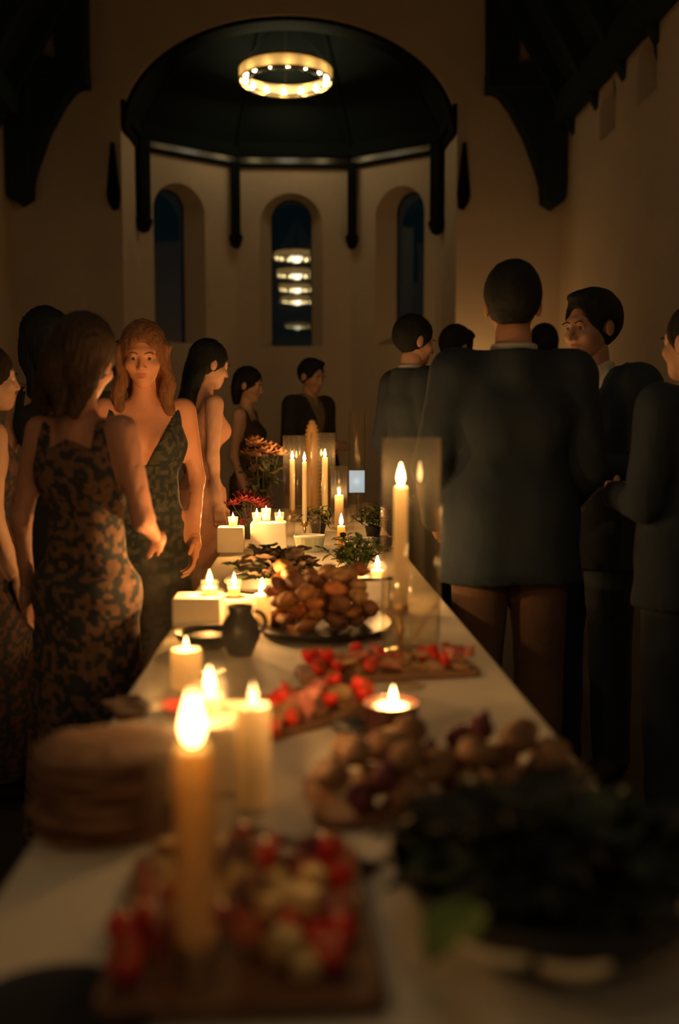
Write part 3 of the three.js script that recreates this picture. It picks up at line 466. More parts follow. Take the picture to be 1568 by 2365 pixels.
// drops round pieces on a surface one after the other
function heap(n, spot, radius, base, place) {
  const done = [];
  for (let i = 0; i < n; i++) {
    const r = radius(i); let best = null;
    for (let t = 0; t < 14; t++) { const [x, z] = spot(i); let y = base + r; for (const q of done) { const R = r + q.r, d = Math.hypot(x - q.x, z - q.z); if (d < R) y = Math.max(y, q.y + Math.sqrt(R * R - d * d) * 0.8); } if (!best || y < best.y) best = { x, y, z, r }; }
    done.push(best); place(i, best.x, best.y, best.z, r);
  }
}
{
  // near fruit and cheese board
  const b = single('serving_board', boardGeo(0.25, 0.31, 0.016, 0.02), M.wood, 'dark wooden board of strawberries and cheese beside the yellow candle', 'board', [-0.058, TOP, -0.975], 0.04);
  const glass = onTable(478, 2300);
  const spot = () => { for (;;) { const x = -0.058 + rr(-0.105, 0.105), z = -0.975 + rr(-0.135, 0.135); if (Math.hypot(x - glass.x, z - glass.z) > 0.066) return [x, z]; } };
  heap(70, spot, (i) => [0.0135, 0.014, 0.013, 0.0135][i % 4], TOP + 0.016, (i, x, y, z, r) => {
    const k = i % 8;
    if (k === 0 || k === 3 || k === 6) put('strawberry', null, null, 'ripe red strawberry heaped on the near fruit board', 'strawberry', 'strawberries on the near fruit board', x, y - 0.012, z, [rr(-1.2, 1.2), rr(0, 6), rr(-1.2, 1.2)], 1.15);
    else if (k === 1 || k === 5 || k === 7) put('cheese_cube', cheeses[i % 2], M.vc, 'pale cheese cube among the berries of the near board', 'cheese', 'cheese cubes on the near fruit board', x, y, z, [rr(-0.5, 0.5), rr(0, 6), rr(-0.5, 0.5)]);
    else if (k === 2) put('ham_fold', hams[i % 2], meatMat, 'folded slice of cured ham on the near fruit board', 'ham', 'ham folds on the near fruit board', x, y - 0.012, z, [0, rr(0, 6), 0]);
    else put('fig', figs[i % 2], M.vc, 'dark purple fig on the near fruit board', 'fig', 'figs on the near fruit board', x, y - 0.014, z, [rr(-0.6, 0.6), rr(0, 6), rr(-0.6, 0.6)], 0.9);
  });
  // flatbread stack
  const crust = [0, 1, 2].map((k) => { const g = lathe([[0.0004, 0], [0.07, 0.0005], [0.084, 0.003], [0.087, 0.006], [0.083, 0.0095], [0.06, 0.0115], [0.0004, 0.012]], 40); rough(g, 0.0028, 28, k * 3); return tint(g, (x, y, z) => mixc([0.30, 0.155, 0.075], [0.13, 0.055, 0.03], Math.pow(noise(x * 45 + k, y * 30, z * 45), 1.3))); });
  for (let k = 0; k < 8; k++) put('flatbread', crust[k % 3], M.vc, `browned round flatbread, ${['lowest', 'second lowest', 'third lowest', 'fourth lowest', 'fourth highest', 'third highest', 'second highest', 'topmost'][k]} of the stack by the yellow candle`, 'flatbread', 'flatbreads in the near stack', -0.248 + rr(-0.004, 0.004), TOP + 0.002 + k * 0.0135, -1.25 + rr(-0.008, 0.008), [0, k * 1.1, 0], 1.08);
  // bread rolls and figs on the right board
  single('bread_board', boardGeo(0.38, 0.17, 0.014, 0.03), M.wood, 'wooden board heaped with bread rolls beside the dark tumbler candle', 'board', [0.2, TOP, -1.325], 0.12);
  heap(30, () => { const u = rr(-0.17, 0.17), v = rr(-0.065, 0.065), c = Math.cos(0.12), q = Math.sin(0.12); return [0.2 + u * c + v * q, -1.325 - u * q + v * c]; }, (i) => (i % 4 === 3 ? 0.018 : 0.0255), TOP + 0.014, (i, x, y, z, r) => {
    if (i % 4 === 3) put('fig', figs[i % 2], M.vc, 'dark fig tucked among the bread rolls', 'fig', 'figs on the bread board', x, y - 0.016, z, [rr(-0.6, 0.6), rr(0, 6), rr(-0.6, 0.6)]);
    else put('bread_roll', rolls[i % 3], M.vc, 'small browned bread roll heaped on the bread board', 'bread roll', 'rolls on the bread board', x, y, z, [rr(-0.4, 0.4), rr(0, 6), rr(-0.4, 0.4)], rr(0.66, 0.77));
  });
  const ch = onTable(900, 1748); put('cheese_round', tint(smoothIco(0.024, 1, 0.95, 1, 0.001, 40, 2), (x, y, z) => mixc([0.6, 0.42, 0.2], [0.5, 0.32, 0.14], noise(x * 60, y * 60, z * 60))), M.vc, 'pale round bun beside the dark tumbler candle', 'bun', null, ch.x, TOP + 0.023, ch.z, [0, 0.3, 0]);
  // two boards further on
  const board = (kind, label, p, w, l, turn, n, grp) => {
    single(kind, boardGeo(w, l, 0.014, 0.02), M.paleWood, label, 'board', [p.x, TOP, p.z], turn);
    const c = Math.cos(turn), s = Math.sin(turn);
    heap(n, () => { const u = rr(-w / 2 + 0.02, w / 2 - 0.02), v = rr(-l / 2 + 0.025, l / 2 - 0.025); return [p.x + u * c + v * s, p.z - u * s + v * c]; }, () => 0.013, TOP + 0.014, (i, x, y, z) => {
      const k = i % 5;
      if (k === 0 || k === 2) put('strawberry', null, null, `red strawberry on the ${grp}`, 'strawberry', `strawberries on the ${grp}`, x, y - 0.012, z, [rr(-1.2, 1.2), rr(0, 6), rr(-1.2, 1.2)], 1.1);
      else if (k === 1 || k === 4) put('cracker', crackers, M.vc, `thin round cracker on the ${grp}`, 'cracker', `crackers on the ${grp}`, x, y - 0.008, z, [rr(-0.3, 0.3), rr(0, 6), rr(-0.3, 0.3)]);
      else put('ham_fold', hams[i % 2], meatMat, `folded ham slice on the ${grp}`, 'ham', `ham folds on the ${grp}`, x, y - 0.012, z, [0, rr(0, 6), 0], 1.1);
    });
  };
  board('slanted_board', 'pale wooden board of ham and strawberries lying slanted', onTable(712, 1655), 0.13, 0.32, -0.85, 40, 'slanted ham board');
  board('long_board', 'pale wooden board of strawberries behind the dark tumbler candle', onTable(893, 1556), 0.37, 0.12, 0.16, 44, 'strawberry board behind the dark tumbler');
  // roast platter
  const pg = lathe([[0.0004, 0], [0.13, 0], [0.17, 0.014], [0.178, 0.022], [0.172, 0.023], [0.13, 0.008], [0.0004, 0.006]], 48); pg.scale(1, 1, 1.2);
  single('roast_platter', pg, M.blackware, 'black oval platter heaped with roasted vegetables', 'platter', [0.055, TOP, -2.49]);
  heap(64, () => { const a = rnd() * 6.283, r = Math.pow(rnd(), 0.75) * 0.125; return [0.055 + Math.cos(a) * r, -2.49 + Math.sin(a) * r * 1.2]; }, () => 0.0255, TOP + 0.008, (i, x, y, z) => put('roast_vegetable', potatoes[i % 5], M.vc, 'golden roasted vegetable piece on the black oval platter', 'roast vegetable', 'roasted vegetables on the oval platter', x, y, z, [rr(-0.6, 0.6), rr(0, 6), rr(-0.6, 0.6)], rr(0.72, 0.92)));
}
// leaves
function leafGeo(w, l, bend, wave) { const g = new THREE.PlaneGeometry(1, 1, 6, 8), p = g.attributes.position; for (let i = 0; i < p.count; i++) { const u = p.getX(i), v = p.getY(i) + 0.5, hw = w * Math.sin(Math.pow(v, 0.8) * Math.PI) * 0.5 + 0.001; p.setXYZ(i, u * 2 * hw, v * v * -bend * l + Math.abs(u) * w * 0.35 + Math.sin(v * 14 + u * 9) * wave, v * l); } g.computeVertexNormals(); return g; }
const leafBig = [leafGeo(0.05, 0.085, 0.2, 0.003), leafGeo(0.04, 0.1, 0.4, 0.004), leafGeo(0.06, 0.07, 0.1, 0.005)];
const leafSmall = [leafGeo(0.022, 0.05, 0.3, 0.001), leafGeo(0.016, 0.06, 0.5, 0.001)];
function leafHeap(name, label, category, p, rx, rz, hgt, n, mats, geos, y0 = TOP) {
  const g = thing(name, label, category, [p.x, y0, p.z]);
  for (let i = 0; i < n; i++) { const a = rnd() * 6.283, r = Math.sqrt(rnd()), m = mesh('leaf', geos[i % geos.length], mats[i % mats.length], g); m.position.set(Math.cos(a) * r * rx * 0.8, 0.004 + (1 - r * r) * hgt * rr(0.5, 1) + 0.034, Math.sin(a) * r * rz * 0.8); m.rotation.set(rr(-0.7, 0.2), rnd() * 6.283, rr(-0.5, 0.5), 'YXZ'); m.scale.setScalar(rr(0.7, 1.1)); }
  return g;
}
{
  const sb = thing('salad_bowl', 'wide black bowl of dark salad at the table edge', 'bowl', [0.25, TOP, -0.955]);
  mesh('bowl_shell', lathe([[0.0004, 0], [0.07, 0], [0.09, 0.006], [0.14, 0.045], [0.162, 0.08], [0.165, 0.084], [0.158, 0.082], [0.134, 0.05], [0.08, 0.012], [0.0004, 0.01]], 56), M.blackware, sb);
  const s = leafHeap('leaf_salad', 'dark mixed salad leaves heaped in the black bowl', 'salad', { x: 0.25, z: -0.955 }, 0.125, 0.125, 0.055, 130, [M.blackLeaf, M.blackLeaf, M.blackLeaf, M.darkLeaf, M.blackLeaf], leafBig, TOP + 0.03);
  // pale pear slices and a green leaf at the bowl rim
  const slice = (() => { const sh = new THREE.Shape(); sh.moveTo(-0.034, 0); sh.quadraticCurveTo(0, 0.026, 0.034, 0); sh.quadraticCurveTo(0.036, -0.004, 0.03, -0.003); sh.quadraticCurveTo(0, 0.008, -0.03, -0.003); sh.closePath(); return new THREE.ExtrudeGeometry(sh, { depth: 0.006, bevelEnabled: true, bevelSize: 0.001, bevelThickness: 0.001, bevelSegments: 1, curveSegments: 10 }); })();
  const pear = new THREE.MeshStandardMaterial({ color: new THREE.Color().setRGB(0.78, 0.62, 0.36), roughness: 0.5, name: 'pear flesh' });
  for (const [px, py, y, a] of [[1140, 2200, 0.842, 2.75], [1330, 2232, 0.84, 3.1]]) { const p = onTable(px, py, y), m = single('pear_slice', slice, pear, 'pale crescent of pear lying on the salad at the bowl rim', 'pear slice', [p.x, y - 0.003, p.z], 0, 'pear slices on the salad'); m.rotation.set(-1.35, 0, a, 'YXZ'); m.scale.setScalar(0.8); }
  const gl0 = onTable(1050, 2130, 0.845); const gl = single('lettuce_leaf', leafBig[0], M.leaf, 'bright green lettuce leaf hanging over the salad bowl rim', 'leaf', [gl0.x + 0.02, 0.842, gl0.z - 0.03], -0.6);
  // brown leafy platter behind the roast
  const pf = lathe([[0.0004, 0], [0.12, 0], [0.15, 0.012], [0.156, 0.02], [0.15, 0.02], [0.12, 0.007], [0.0004, 0.006]], 40); pf.scale(1.05, 1, 1.35);
  single('herb_platter', pf, M.blackware, 'black oval platter of brown leaves behind the roast platter', 'platter', [-0.09, TOP, -3.2]);
  leafHeap('herb_salad', 'brown wilted leaves heaped on the platter behind the roast', 'salad', { x: -0.09, z: -3.2 }, 0.13, 0.17, 0.07, 110, [M.brownLeaf, M.darkLeaf, M.brownLeaf], leafBig, TOP + 0.006);
}
function plant(name, label, p, h, spread, n, mats, geos, flowers) {
  const g = thing(name, label, 'plant', [p.x, TOP, p.z]);
  mesh('pot', lathe([[0.0004, 0], [0.03, 0], [0.04, 0.05], [0.037, 0.05], [0.0004, 0.045]], 20), M.blackware, g);
  for (let i = 0; i < n; i++) { const a = rnd() * 6.283, e = rr(0.2, 1), r = spread * e * rr(0.5, 1), top = [Math.cos(a) * r, h * rr(0.55, 1), Math.sin(a) * r];
    const st = mesh('stem', bar([Math.cos(a) * 0.015, 0.04, Math.sin(a) * 0.015], top, 0.0018, 0.0012, 5), M.darkLeaf, g);
    for (let k = 0; k < 4; k++) { const t = 0.45 + k * 0.17, m = mesh('leaf', geos[(i + k) % geos.length], mats[(i + k) % mats.length], st); m.position.set(Math.cos(a) * 0.015 + (top[0] - Math.cos(a) * 0.015) * t, 0.04 + (top[1] - 0.04) * t, Math.sin(a) * 0.015 + (top[2] - Math.sin(a) * 0.015) * t); m.rotation.set(rr(-0.9, 0.3), rnd() * 6.283, 0, 'YXZ'); }
  }
  if (flowers) for (let i = 0; i < flowers.n; i++) { const a = i / flowers.n * 6.283 + 0.4, r = spread * rr(0.2, 0.95), f = new THREE.Group(); f.name = 'blossom'; g.add(f); f.position.set(Math.cos(a) * r, h * rr(0.75, 1.02), Math.sin(a) * r);
    for (let k = 0; k < 14; k++) { const q = k * 2.4, rad = 0.004 + k * 0.0013, m = mesh('petal', petalGeo, flowers.mat, f); m.position.set(Math.cos(q) * rad, 0, Math.sin(q) * rad); m.rotation.set(-0.9 + k * 0.075, Math.PI / 2 - q, 0, 'YXZ'); m.scale.setScalar(flowers.s); }
    mesh('stem', bar([-f.position.x * 0.9, 0.045 - f.position.y, -f.position.z * 0.9], [0, 0, 0], 0.002, 0.002, 5), M.darkLeaf, f); }
  return g;
}
const petalGeo = leafGeo(0.03, 0.03, -0.3, 0.0005);
{
  const e = (px, py) => onTable(px, py);
  plant('green_herb_pot', 'leafy green herb pot lit by the riser candle', e(822, 1338), 0.15, 0.12, 26, [M.leaf, M.leaf, M.darkLeaf], leafSmall);
  plant('trailing_greenery', 'bushy greenery beside the small bowls further along the table', e(862, 1240), 0.15, 0.12, 18, [M.darkLeaf, M.leaf, M.darkLeaf], leafSmall);
  plant('low_greenery', 'low greenery in front of the far glass cylinders', e(735, 1232), 0.13, 0.10, 14, [M.leaf, M.darkLeaf], leafSmall);
  plant('dark_rose_pot', 'dark red roses standing behind the tall white riser box', at(575, 1200, 4.6), 0.19, 0.10, 9, [M.darkLeaf, M.rose], leafSmall, { n: 9, mat: M.rose, s: 1 });
  const rust = new THREE.MeshStandardMaterial({ color: new THREE.Color().setRGB(0.28, 0.13, 0.06), roughness: 0.8, side: THREE.DoubleSide, name: 'rust petals' });
  plant('tall_flower_arrangement', 'tall rust coloured flower arrangement beside the woman with black hair', at(605, 1180, 5.6), 0.42, 0.13, 14, [M.brownLeaf, M.darkLeaf], leafBig, { n: 13, mat: rust, s: 1.5 });
}
// ---------------------------------------------------------------- people
// distance fields meshed with surface nets: body, clothes and hair of each figure
function nets(f, lo, hi, c) {
  const n = [0, 1, 2].map((k) => Math.ceil((hi[k] - lo[k]) / c) + 1), [nx, ny, nz] = n, v = new Float32Array(nx * ny * nz);
  for (let k = 0; k < nz; k++) for (let j = 0; j < ny; j++) { const row = (k * ny + j) * nx; for (let i = 0; i < nx; i++) { const d = f(lo[0] + i * c, lo[1] + j * c, lo[2] + k * c); v[row + i] = d; let skip = Math.floor(Math.abs(d) / c / 1.6) - 2; while (skip-- > 0 && i + 1 < nx) { i++; v[row + i] = d; } } }
  const id = new Int32Array(nx * ny * nz).fill(-1), pos = [], idx = [];
  for (let k = 0; k < nz - 1; k++) for (let j = 0; j < ny - 1; j++) for (let i = 0; i < nx - 1; i++) {
    const b = (k * ny + j) * nx + i; let m = 0, cx = 0, cy = 0, cz = 0, e = 0;
    const q = (di, dj, dk) => v[b + di + dj * nx + dk * nx * ny];
    for (let t = 0; t < 8; t++) if (q(t & 1, (t >> 1) & 1, t >> 2) < 0) m |= 1 << t;
    if (m === 0 || m === 255) continue;
    for (let t = 0; t < 8; t++) for (let a = 0; a < 3; a++) { const bit = 1 << a; if (t & bit) continue; const u = t | bit; if (((m >> t) & 1) === ((m >> u) & 1)) continue; const A = q(t & 1, (t >> 1) & 1, t >> 2), B = q(u & 1, (u >> 1) & 1, u >> 2), s = A / (A - B); cx += (t & 1) + (a === 0 ? s : 0); cy += ((t >> 1) & 1) + (a === 1 ? s : 0); cz += (t >> 2) + (a === 2 ? s : 0); e++; }
    id[b] = pos.length / 3; pos.push(lo[0] + (i + cx / e) * c, lo[1] + (j + cy / e) * c, lo[2] + (k + cz / e) * c);
  }
  const quad = (a, b, d, e, flip) => { if (a < 0 || b < 0 || d < 0 || e < 0) return; if (flip) idx.push(a, d, b, a, e, d); else idx.push(a, b, d, a, d, e); };
  const S = nx * ny;
  for (let k = 1; k < nz - 1; k++) for (let j = 1; j < ny - 1; j++) for (let i = 1; i < nx - 1; i++) {
    const b = (k * ny + j) * nx + i, s = v[b] < 0;
    if (s !== v[b + 1] < 0) quad(id[b - nx - S], id[b - S], id[b], id[b - nx], !s);
    if (s !== v[b + nx] < 0) quad(id[b - 1 - S], id[b - 1], id[b], id[b - S], !s);
    if (s !== v[b + S] < 0) quad(id[b - 1 - nx], id[b - nx], id[b], id[b - 1], !s);
  }
  const g = new THREE.BufferGeometry(); g.setAttribute('position', new THREE.Float32BufferAttribute(pos, 3)); g.setIndex(idx); g.computeVertexNormals(); return g;
}
const smin = (a, b, k) => { const h = Math.max(k - Math.abs(a - b), 0) / k; return Math.min(a, b) - h * h * k * 0.25; };
function cone(x, y, z, a, b, r1, r2) { const bx = b[0] - a[0], by = b[1] - a[1], bz = b[2] - a[2], px = x - a[0], py = y - a[1], pz = z - a[2]; let t = (px * bx + py * by + pz * bz) / (bx * bx + by * by + bz * bz); t = t < 0 ? 0 : t > 1 ? 1 : t; return Math.hypot(px - bx * t, py - by * t, pz - bz * t) - (r1 + (r2 - r1) * t); }
function oval(x, y, z, c, r) { const a = (x - c[0]) / r[0], b = (y - c[1]) / r[1], d = (z - c[2]) / r[2], k0 = Math.hypot(a, b, d), k1 = Math.hypot(a / r[0], b / r[1], d / r[2]); return k1 < 1e-9 ? -Math.min(...r) : k0 * (k0 - 1) / k1; }
// head in its own axes: face towards +z, centre between the ears
function headField(x, y, z, fem) {
  const ax = Math.abs(x);
  let d = oval(x, y, z, [0, 0.035, -0.014], [0.075, 0.092, 0.095]);
  d = smin(d, oval(x, y, z, [0, -0.03, 0.028], [0.060, 0.078, 0.066]), 0.03);
  d = smin(d, oval(x, y, z, [0, -0.088, 0.062], [fem ? 0.022 : 0.028, 0.022, 0.024]), 0.03);
  d = smin(d, oval(ax, y, z, [0.042, -0.022, 0.06], [0.026, 0.022, 0.026]), 0.02);
  d = smin(d, oval(x, y, z, [0, 0.033, 0.072], [0.052, 0.014, 0.020]), 0.02);
  d = Math.max(d, -oval(ax, y, z, [0.031, 0.010, 0.098], [0.019, 0.012, 0.018]) + 0.001);
  d = smin(d, oval(ax, y, z, [0.031, 0.0165, 0.0815], [0.0155, 0.0062, 0.0095]), 0.004);
  d = smin(d, cone(x, y, z, [0, 0.018, 0.088], [0, -0.024, fem ? 0.107 : 0.111], 0.007, 0.0105), 0.012);
  d = smin(d, oval(ax, y, z, [0.011, -0.028, 0.098], [0.008, 0.007, 0.01]), 0.008);
  d = smin(d, oval(x, y, z, [0, -0.055, 0.088], [0.022, 0.006, 0.010]), 0.006);
  d = smin(d, oval(x, y, z, [0, -0.068, 0.085], [0.018, 0.007, 0.011]), 0.006);
  d = smin(d, oval(ax, y, z, [0.079, 0.0, -0.008], [0.011, 0.031, 0.019]), 0.008);
  return d;
}
function skinTone(base, x, y, z) {   // lips and a little mottling
  const lip = Math.max(0, 1 - Math.hypot(x / 0.024, (y + 0.061) / 0.012, (z - 0.092) / 0.02)), m = 0.93 + 0.14 * noise(x * 60, y * 60, z * 60);
  return mixc(base.map((c) => c * m), [base[0] * 0.75, base[1] * 0.4, base[2] * 0.45], Math.min(1, lip * 1.5));
}
const eyeGeo = tint(new THREE.SphereGeometry(0.0118, 16, 12), (x, y, z) => (z > 0.0104 ? [0.01, 0.008, 0.006] : z > 0.0088 ? [0.05, 0.03, 0.015] : [0.55, 0.5, 0.46]));
function person(o) {
  const base = at(o.px, o.top, o.d), fem = !!o.fem, h = base.y + 0.0, s = h / (fem ? 1.762 : 1.758), S = fem ? 0.16 : 0.19;
  const root = thing('person', o.label, 'person', [base.x, 0, base.z], (o.face || 0) * Math.PI / 180);
  root.scale.setScalar(s);
  const lean = (o.lean || 0) * Math.PI / 180, cl = Math.cos(lean), sl = Math.sin(lean);
  const up = (f) => (x, y, z) => { if (!lean) return f(x, y, z); const v = y - 0.95; return f(x, 0.95 + v * cl + z * sl, -v * sl + z * cl); };     // into the leaning upper body
  const out = ([x, y, z]) => { const v = y - 0.95; return [x, 0.95 + v * cl - z * sl, v * sl + z * cl]; };
  const shl = [S, 1.425, -0.012], shr = [-S, 1.425, -0.012];
  const A = o.arms || {}, el = A.le || [S + 0.055, 1.13, -0.035], wl = A.lw || [S + 0.045, 0.885, 0.05], er = A.re || [-S - 0.055, 1.13, -0.035], wr = A.rw || [-S - 0.045, 0.885, 0.05];
  const torso = (x, y, z) => { const q = (z + 0.0) * 1.28;
    let d = cone(x, y, q, [-0.062, 1.30, 0], [0.062, 1.30, 0], fem ? 0.108 : 0.128, fem ? 0.108 : 0.128);
    d = smin(d, cone(x, y, q, [-0.04, 1.09, 0.01], [0.04, 1.09, 0.01], fem ? 0.085 : 0.112, fem ? 0.085 : 0.112), 0.12);
    d = smin(d, cone(x, y, q, [-S + 0.03, 1.415, -0.01], [S - 0.03, 1.415, -0.01], fem ? 0.048 : 0.06, fem ? 0.048 : 0.06), 0.06);
    if (fem) d = smin(d, Math.hypot(Math.abs(x) - 0.066, y - 1.285, z - 0.068) - 0.052, 0.04);
    d = smin(d, cone(x, y, z, [0, 1.42, -0.02], [0, 1.55, 0.0], fem ? 0.05 : 0.062, fem ? 0.046 : 0.056), 0.04);
    return d; };
  const pelvis = (x, y, z) => cone(x, y, z * 1.2, [-0.065, 0.93, 0], [0.065, 0.93, 0], fem ? 0.116 : 0.115, fem ? 0.116 : 0.115);
  const arms = (x, y, z, e = 0) => Math.min(smin(cone(x, y, z, shl, el, 0.052 + e, 0.04 + e), cone(x, y, z, el, wl, 0.04 + e, 0.027 + e), 0.02), smin(cone(x, y, z, shr, er, 0.052 + e, 0.04 + e), cone(x, y, z, er, wr, 0.04 + e, 0.027 + e), 0.02)) - (fem ? -0.007 : 0);
  const legs = (x, y, z, e = 0) => { const a = Math.abs(x); return Math.min(smin(cone(a, y, z, [0.085, 0.92, 0], [0.098, 0.5, 0.015], 0.085 + e, 0.056 + e), smin(cone(a, y, z, [0.098, 0.5, 0.015], [0.1, 0.09, -0.02], 0.055 + e, 0.036 + e), cone(a, y, z, [0.098, 0.38, -0.01], [0.1, 0.3, -0.01], 0.055 + e, 0.05 + e), 0.04), 0.03), cone(a, y, z, [0.1, 0.07, -0.02], [0.115, 0.035, 0.13], 0.042, 0.034)); };
  // head placement
  const hc = out([0, 1.63, 0.012]), R = new THREE.Matrix4().makeRotationFromEuler(new THREE.Euler((o.nod || 0) * Math.PI / 180 + lean, (o.turn || 0) * Math.PI / 180, (o.tilt || 0) * Math.PI / 180, 'YXZ')), Ri = R.clone().invert(), re = Ri.elements;
  const toHead = (x, y, z) => { const a = x - hc[0], b = y - hc[1], c = z - hc[2]; return [re[0] * a + re[4] * b + re[8] * c, re[1] * a + re[5] * b + re[9] * c, re[2] * a + re[6] * b + re[10] * c]; };
  const skin = o.skin || [0.52, 0.30, 0.20];
  const body = [];
  const bodyF = (x, y, z) => { const u = up((a, b, c) => Math.min(smin(torso(a, b, c), arms(a, b, c), 0.035), 9))(x, y, z); return smin(smin(u, pelvis(x, y, z), 0.07), legs(x, y, z, fem ? -0.016 : 0), 0.04); };
  body.push(tint(nets(bodyF, [-0.5, -0.01, -0.32], [0.5, 1.62, 0.6], 0.016), (x, y, z) => skin.map((c) => c * (0.93 + 0.14 * noise(x * 40, y * 40, z * 40)))));
  const hg = nets((x, y, z) => headField(x, y, z, fem), [-0.105, -0.125, -0.125], [0.105, 0.14, 0.135], 0.0045); tint(hg, (x, y, z) => skinTone(skin, x, y, z)); hg.applyMatrix4(R); hg.translate(...hc); body.push(hg);
  for (const [e0, w0, sd] of [[el, wl, 1], [er, wr, -1]]) {
    const e = V3(...out(e0)), w = V3(...out(w0)), dir = w.clone().sub(e).normalize(), side = V3(-sd, 0, 0.2); if (Math.abs(dir.dot(side)) > 0.8) side.set(0, -1, 0); const nrm = side.sub(dir.clone().multiplyScalar(side.dot(dir))).normalize(), acr = nrm.clone().cross(dir);   // palm faces the body, thumb forward
    if (acr.z < 0 && Math.abs(dir.y) > 0.6) acr.negate();
    const P = (u, v, t) => w.clone().addScaledVector(dir, u).addScaledVector(acr, v).addScaledVector(nrm, t).toArray();
    const bones = [[P(0, 0, 0), P(0.03, 0, 0), 0.024, 0.026], [P(0.03, 0.016, 0), P(0.085, 0.02, 0), 0.018, 0.014], [P(0.03, -0.014, 0), P(0.08, -0.022, 0), 0.018, 0.013], [P(0.03, 0, 0), P(0.085, 0, 0), 0.018, 0.014]];
    [[0.03, 0.036], [0.011, 0.041], [-0.009, 0.038], [-0.027, 0.03]].forEach(([v, L], k) => { const u0 = 0.088 - (k === 3 ? 0.01 : 0); bones.push([P(u0 - 0.01, v * 0.85, 0), P(u0 + L, v, 0.008), 0.0085, 0.008], [P(u0 + L, v, 0.008), P(u0 + L * 1.65, v, 0.026), 0.008, 0.007], [P(u0 + L * 1.65, v, 0.026), P(u0 + L * 1.95, v * 0.95, 0.045), 0.007, 0.0062]); });
    bones.push([P(0.02, 0.022, 0.006), P(0.05, 0.05, 0.018), 0.014, 0.0105], [P(0.05, 0.05, 0.018), P(0.085, 0.055, 0.03), 0.0105, 0.008]);
    const lo = [9, 9, 9], hi = [-9, -9, -9]; for (const b of bones) for (const p of [b[0], b[1]]) for (let k = 0; k < 3; k++) { lo[k] = Math.min(lo[k], p[k] - 0.035); hi[k] = Math.max(hi[k], p[k] + 0.035); }
    const hf = (x, y, z) => { let d = 9; bones.forEach((b, i) => { const q = cone(x, y, z, ...b); d = i < 4 ? smin(d, q, 0.015) : smin(d, q, 0.004); }); return d; };
    body.push(tint(nets(hf, lo, hi, 0.0045), (x, y, z) => skin));
  }
  mesh('body', mergeGeometries(body), M.skin, root);
  for (const sd of [-1, 1]) { const e = mesh('eye', eyeGeo, M.skin, root); const p = V3(sd * 0.031, 0.010, 0.0775).applyMatrix4(R); e.position.set(p.x + hc[0], p.y + hc[1], p.z + hc[2]); e.setRotationFromMatrix(R); e.rotateX(0.25); }
  // hair
  const hr = o.hair || {}, hcol = hr.color || [0.012, 0.012, 0.012], vol = hr.vol || 0.013;
  const tone = (x, y, z) => { const st = noise(x * 220, y * 25, z * 220); return hcol.map((c) => c * (0.6 + 0.8 * st)); };
  const strand = (x, y, z) => (hr.long ? 0.003 : 0.001) * Math.sin(Math.atan2(x, z + 0.02) * 46 + y * 30) + 0.004 * (noise(x * 60, y * 30, z * 60) - 0.5);
  const cap = (x, y, z) => { let d = oval(x, y, z, [0, 0.04, -0.018], [0.075 + vol, 0.092 + vol, 0.095 + vol]) + strand(x, y, z);
    const hairline = hr.long ? 0.075 : 0.086;
    d = Math.max(d, -oval(x, y, z, [0, hairline - 0.135, 0.1], [0.073, 0.135, 0.085]));
    if (!hr.long) { d = Math.max(d, -(y + 0.092 - Math.max(0, z + 0.05) * 1.0)); d = Math.max(d, -oval(Math.abs(x), y, z, [0.085, -0.004, -0.002], [0.022, 0.034, 0.026])); }
    return d; };
  const quiff = (x, y, z) => smin(cap(x, y, z), oval(x, y, z, [0, 0.118, 0.04], [0.055, 0.022, 0.05]) + strand(x, y, z), 0.02);
  if (hr.long) {
    const L = hr.long, w = hr.wide || 0.05;
    const f = (x, y, z) => { let d = cap(x, y, z); const ax = Math.abs(x);
      const wave = 0.008 * Math.sin(y * 42 + x * 20);
      let b = cone(x + wave, y, (z + 0.075) * 1.35, [-w * 0.7, -0.02, 0], [-w * 0.5, -L, hr.back || 0.01], 0.058, 0.03); b = Math.min(b, cone(x + wave, y, (z + 0.075) * 1.35, [w * 0.7, -0.02, 0], [w * 0.5, -L, hr.back || 0.01], 0.058, 0.03));
      d = smin(d, b + strand(x, y, z), 0.03);
      if (hr.front) { const c = cone(ax + wave, y, z, [0.083, 0.04, 0.015], [0.098, -hr.front, 0.05], 0.022, 0.03) + strand(x, y, z); d = smin(d, c, 0.02); }
      if (hr.sideSweep) { const c = cone(x + wave, y, z, [hr.sideSweep * 0.06, -0.02, -0.04], [hr.sideSweep * 0.13, -L * 0.9, 0.03], 0.065, 0.035) + strand(x, y, z); d = smin(d, c, 0.03); }
      d = Math.max(d, -oval(x, y, z, [0, -0.055, 0.11], [0.066, 0.125, 0.085]));
      return d; };
    const g = tint(nets(f, [-0.24, -L - 0.08, -0.19], [0.24, 0.17, 0.16], 0.0075), tone); g.applyMatrix4(R); g.translate(...hc); mesh('hair', g, M.hair, root);
  } else { const g = tint(nets(hr.quiff ? quiff : cap, [-0.13, -0.1, -0.15], [0.13, 0.17, 0.13], 0.006), tone); g.applyMatrix4(R); g.translate(...hc); mesh('hair', g, M.hair, root); }
  { const bg = mergeGeometries([-1, 1].map((sd) => { const g = new THREE.TorusGeometry(0.024, 0.0032, 6, 12, 1.7); g.rotateZ(Math.PI / 2 - 0.85); g.scale(1, 0.7, 1); g.translate(sd * 0.031, 0.014, 0.092); return g; })); tint(bg, () => hcol.map((c) => c * 0.9)); bg.applyMatrix4(R); bg.translate(...hc); mesh('eyebrows', bg, M.hair, root); }
  // clothes
  const C = o.cloth || [0.012, 0.02, 0.026], weave = (c) => (x, y, z) => { const n = 0.85 + 0.3 * noise(x * 160, y * 160, z * 160); return c.map((q) => q * n); };
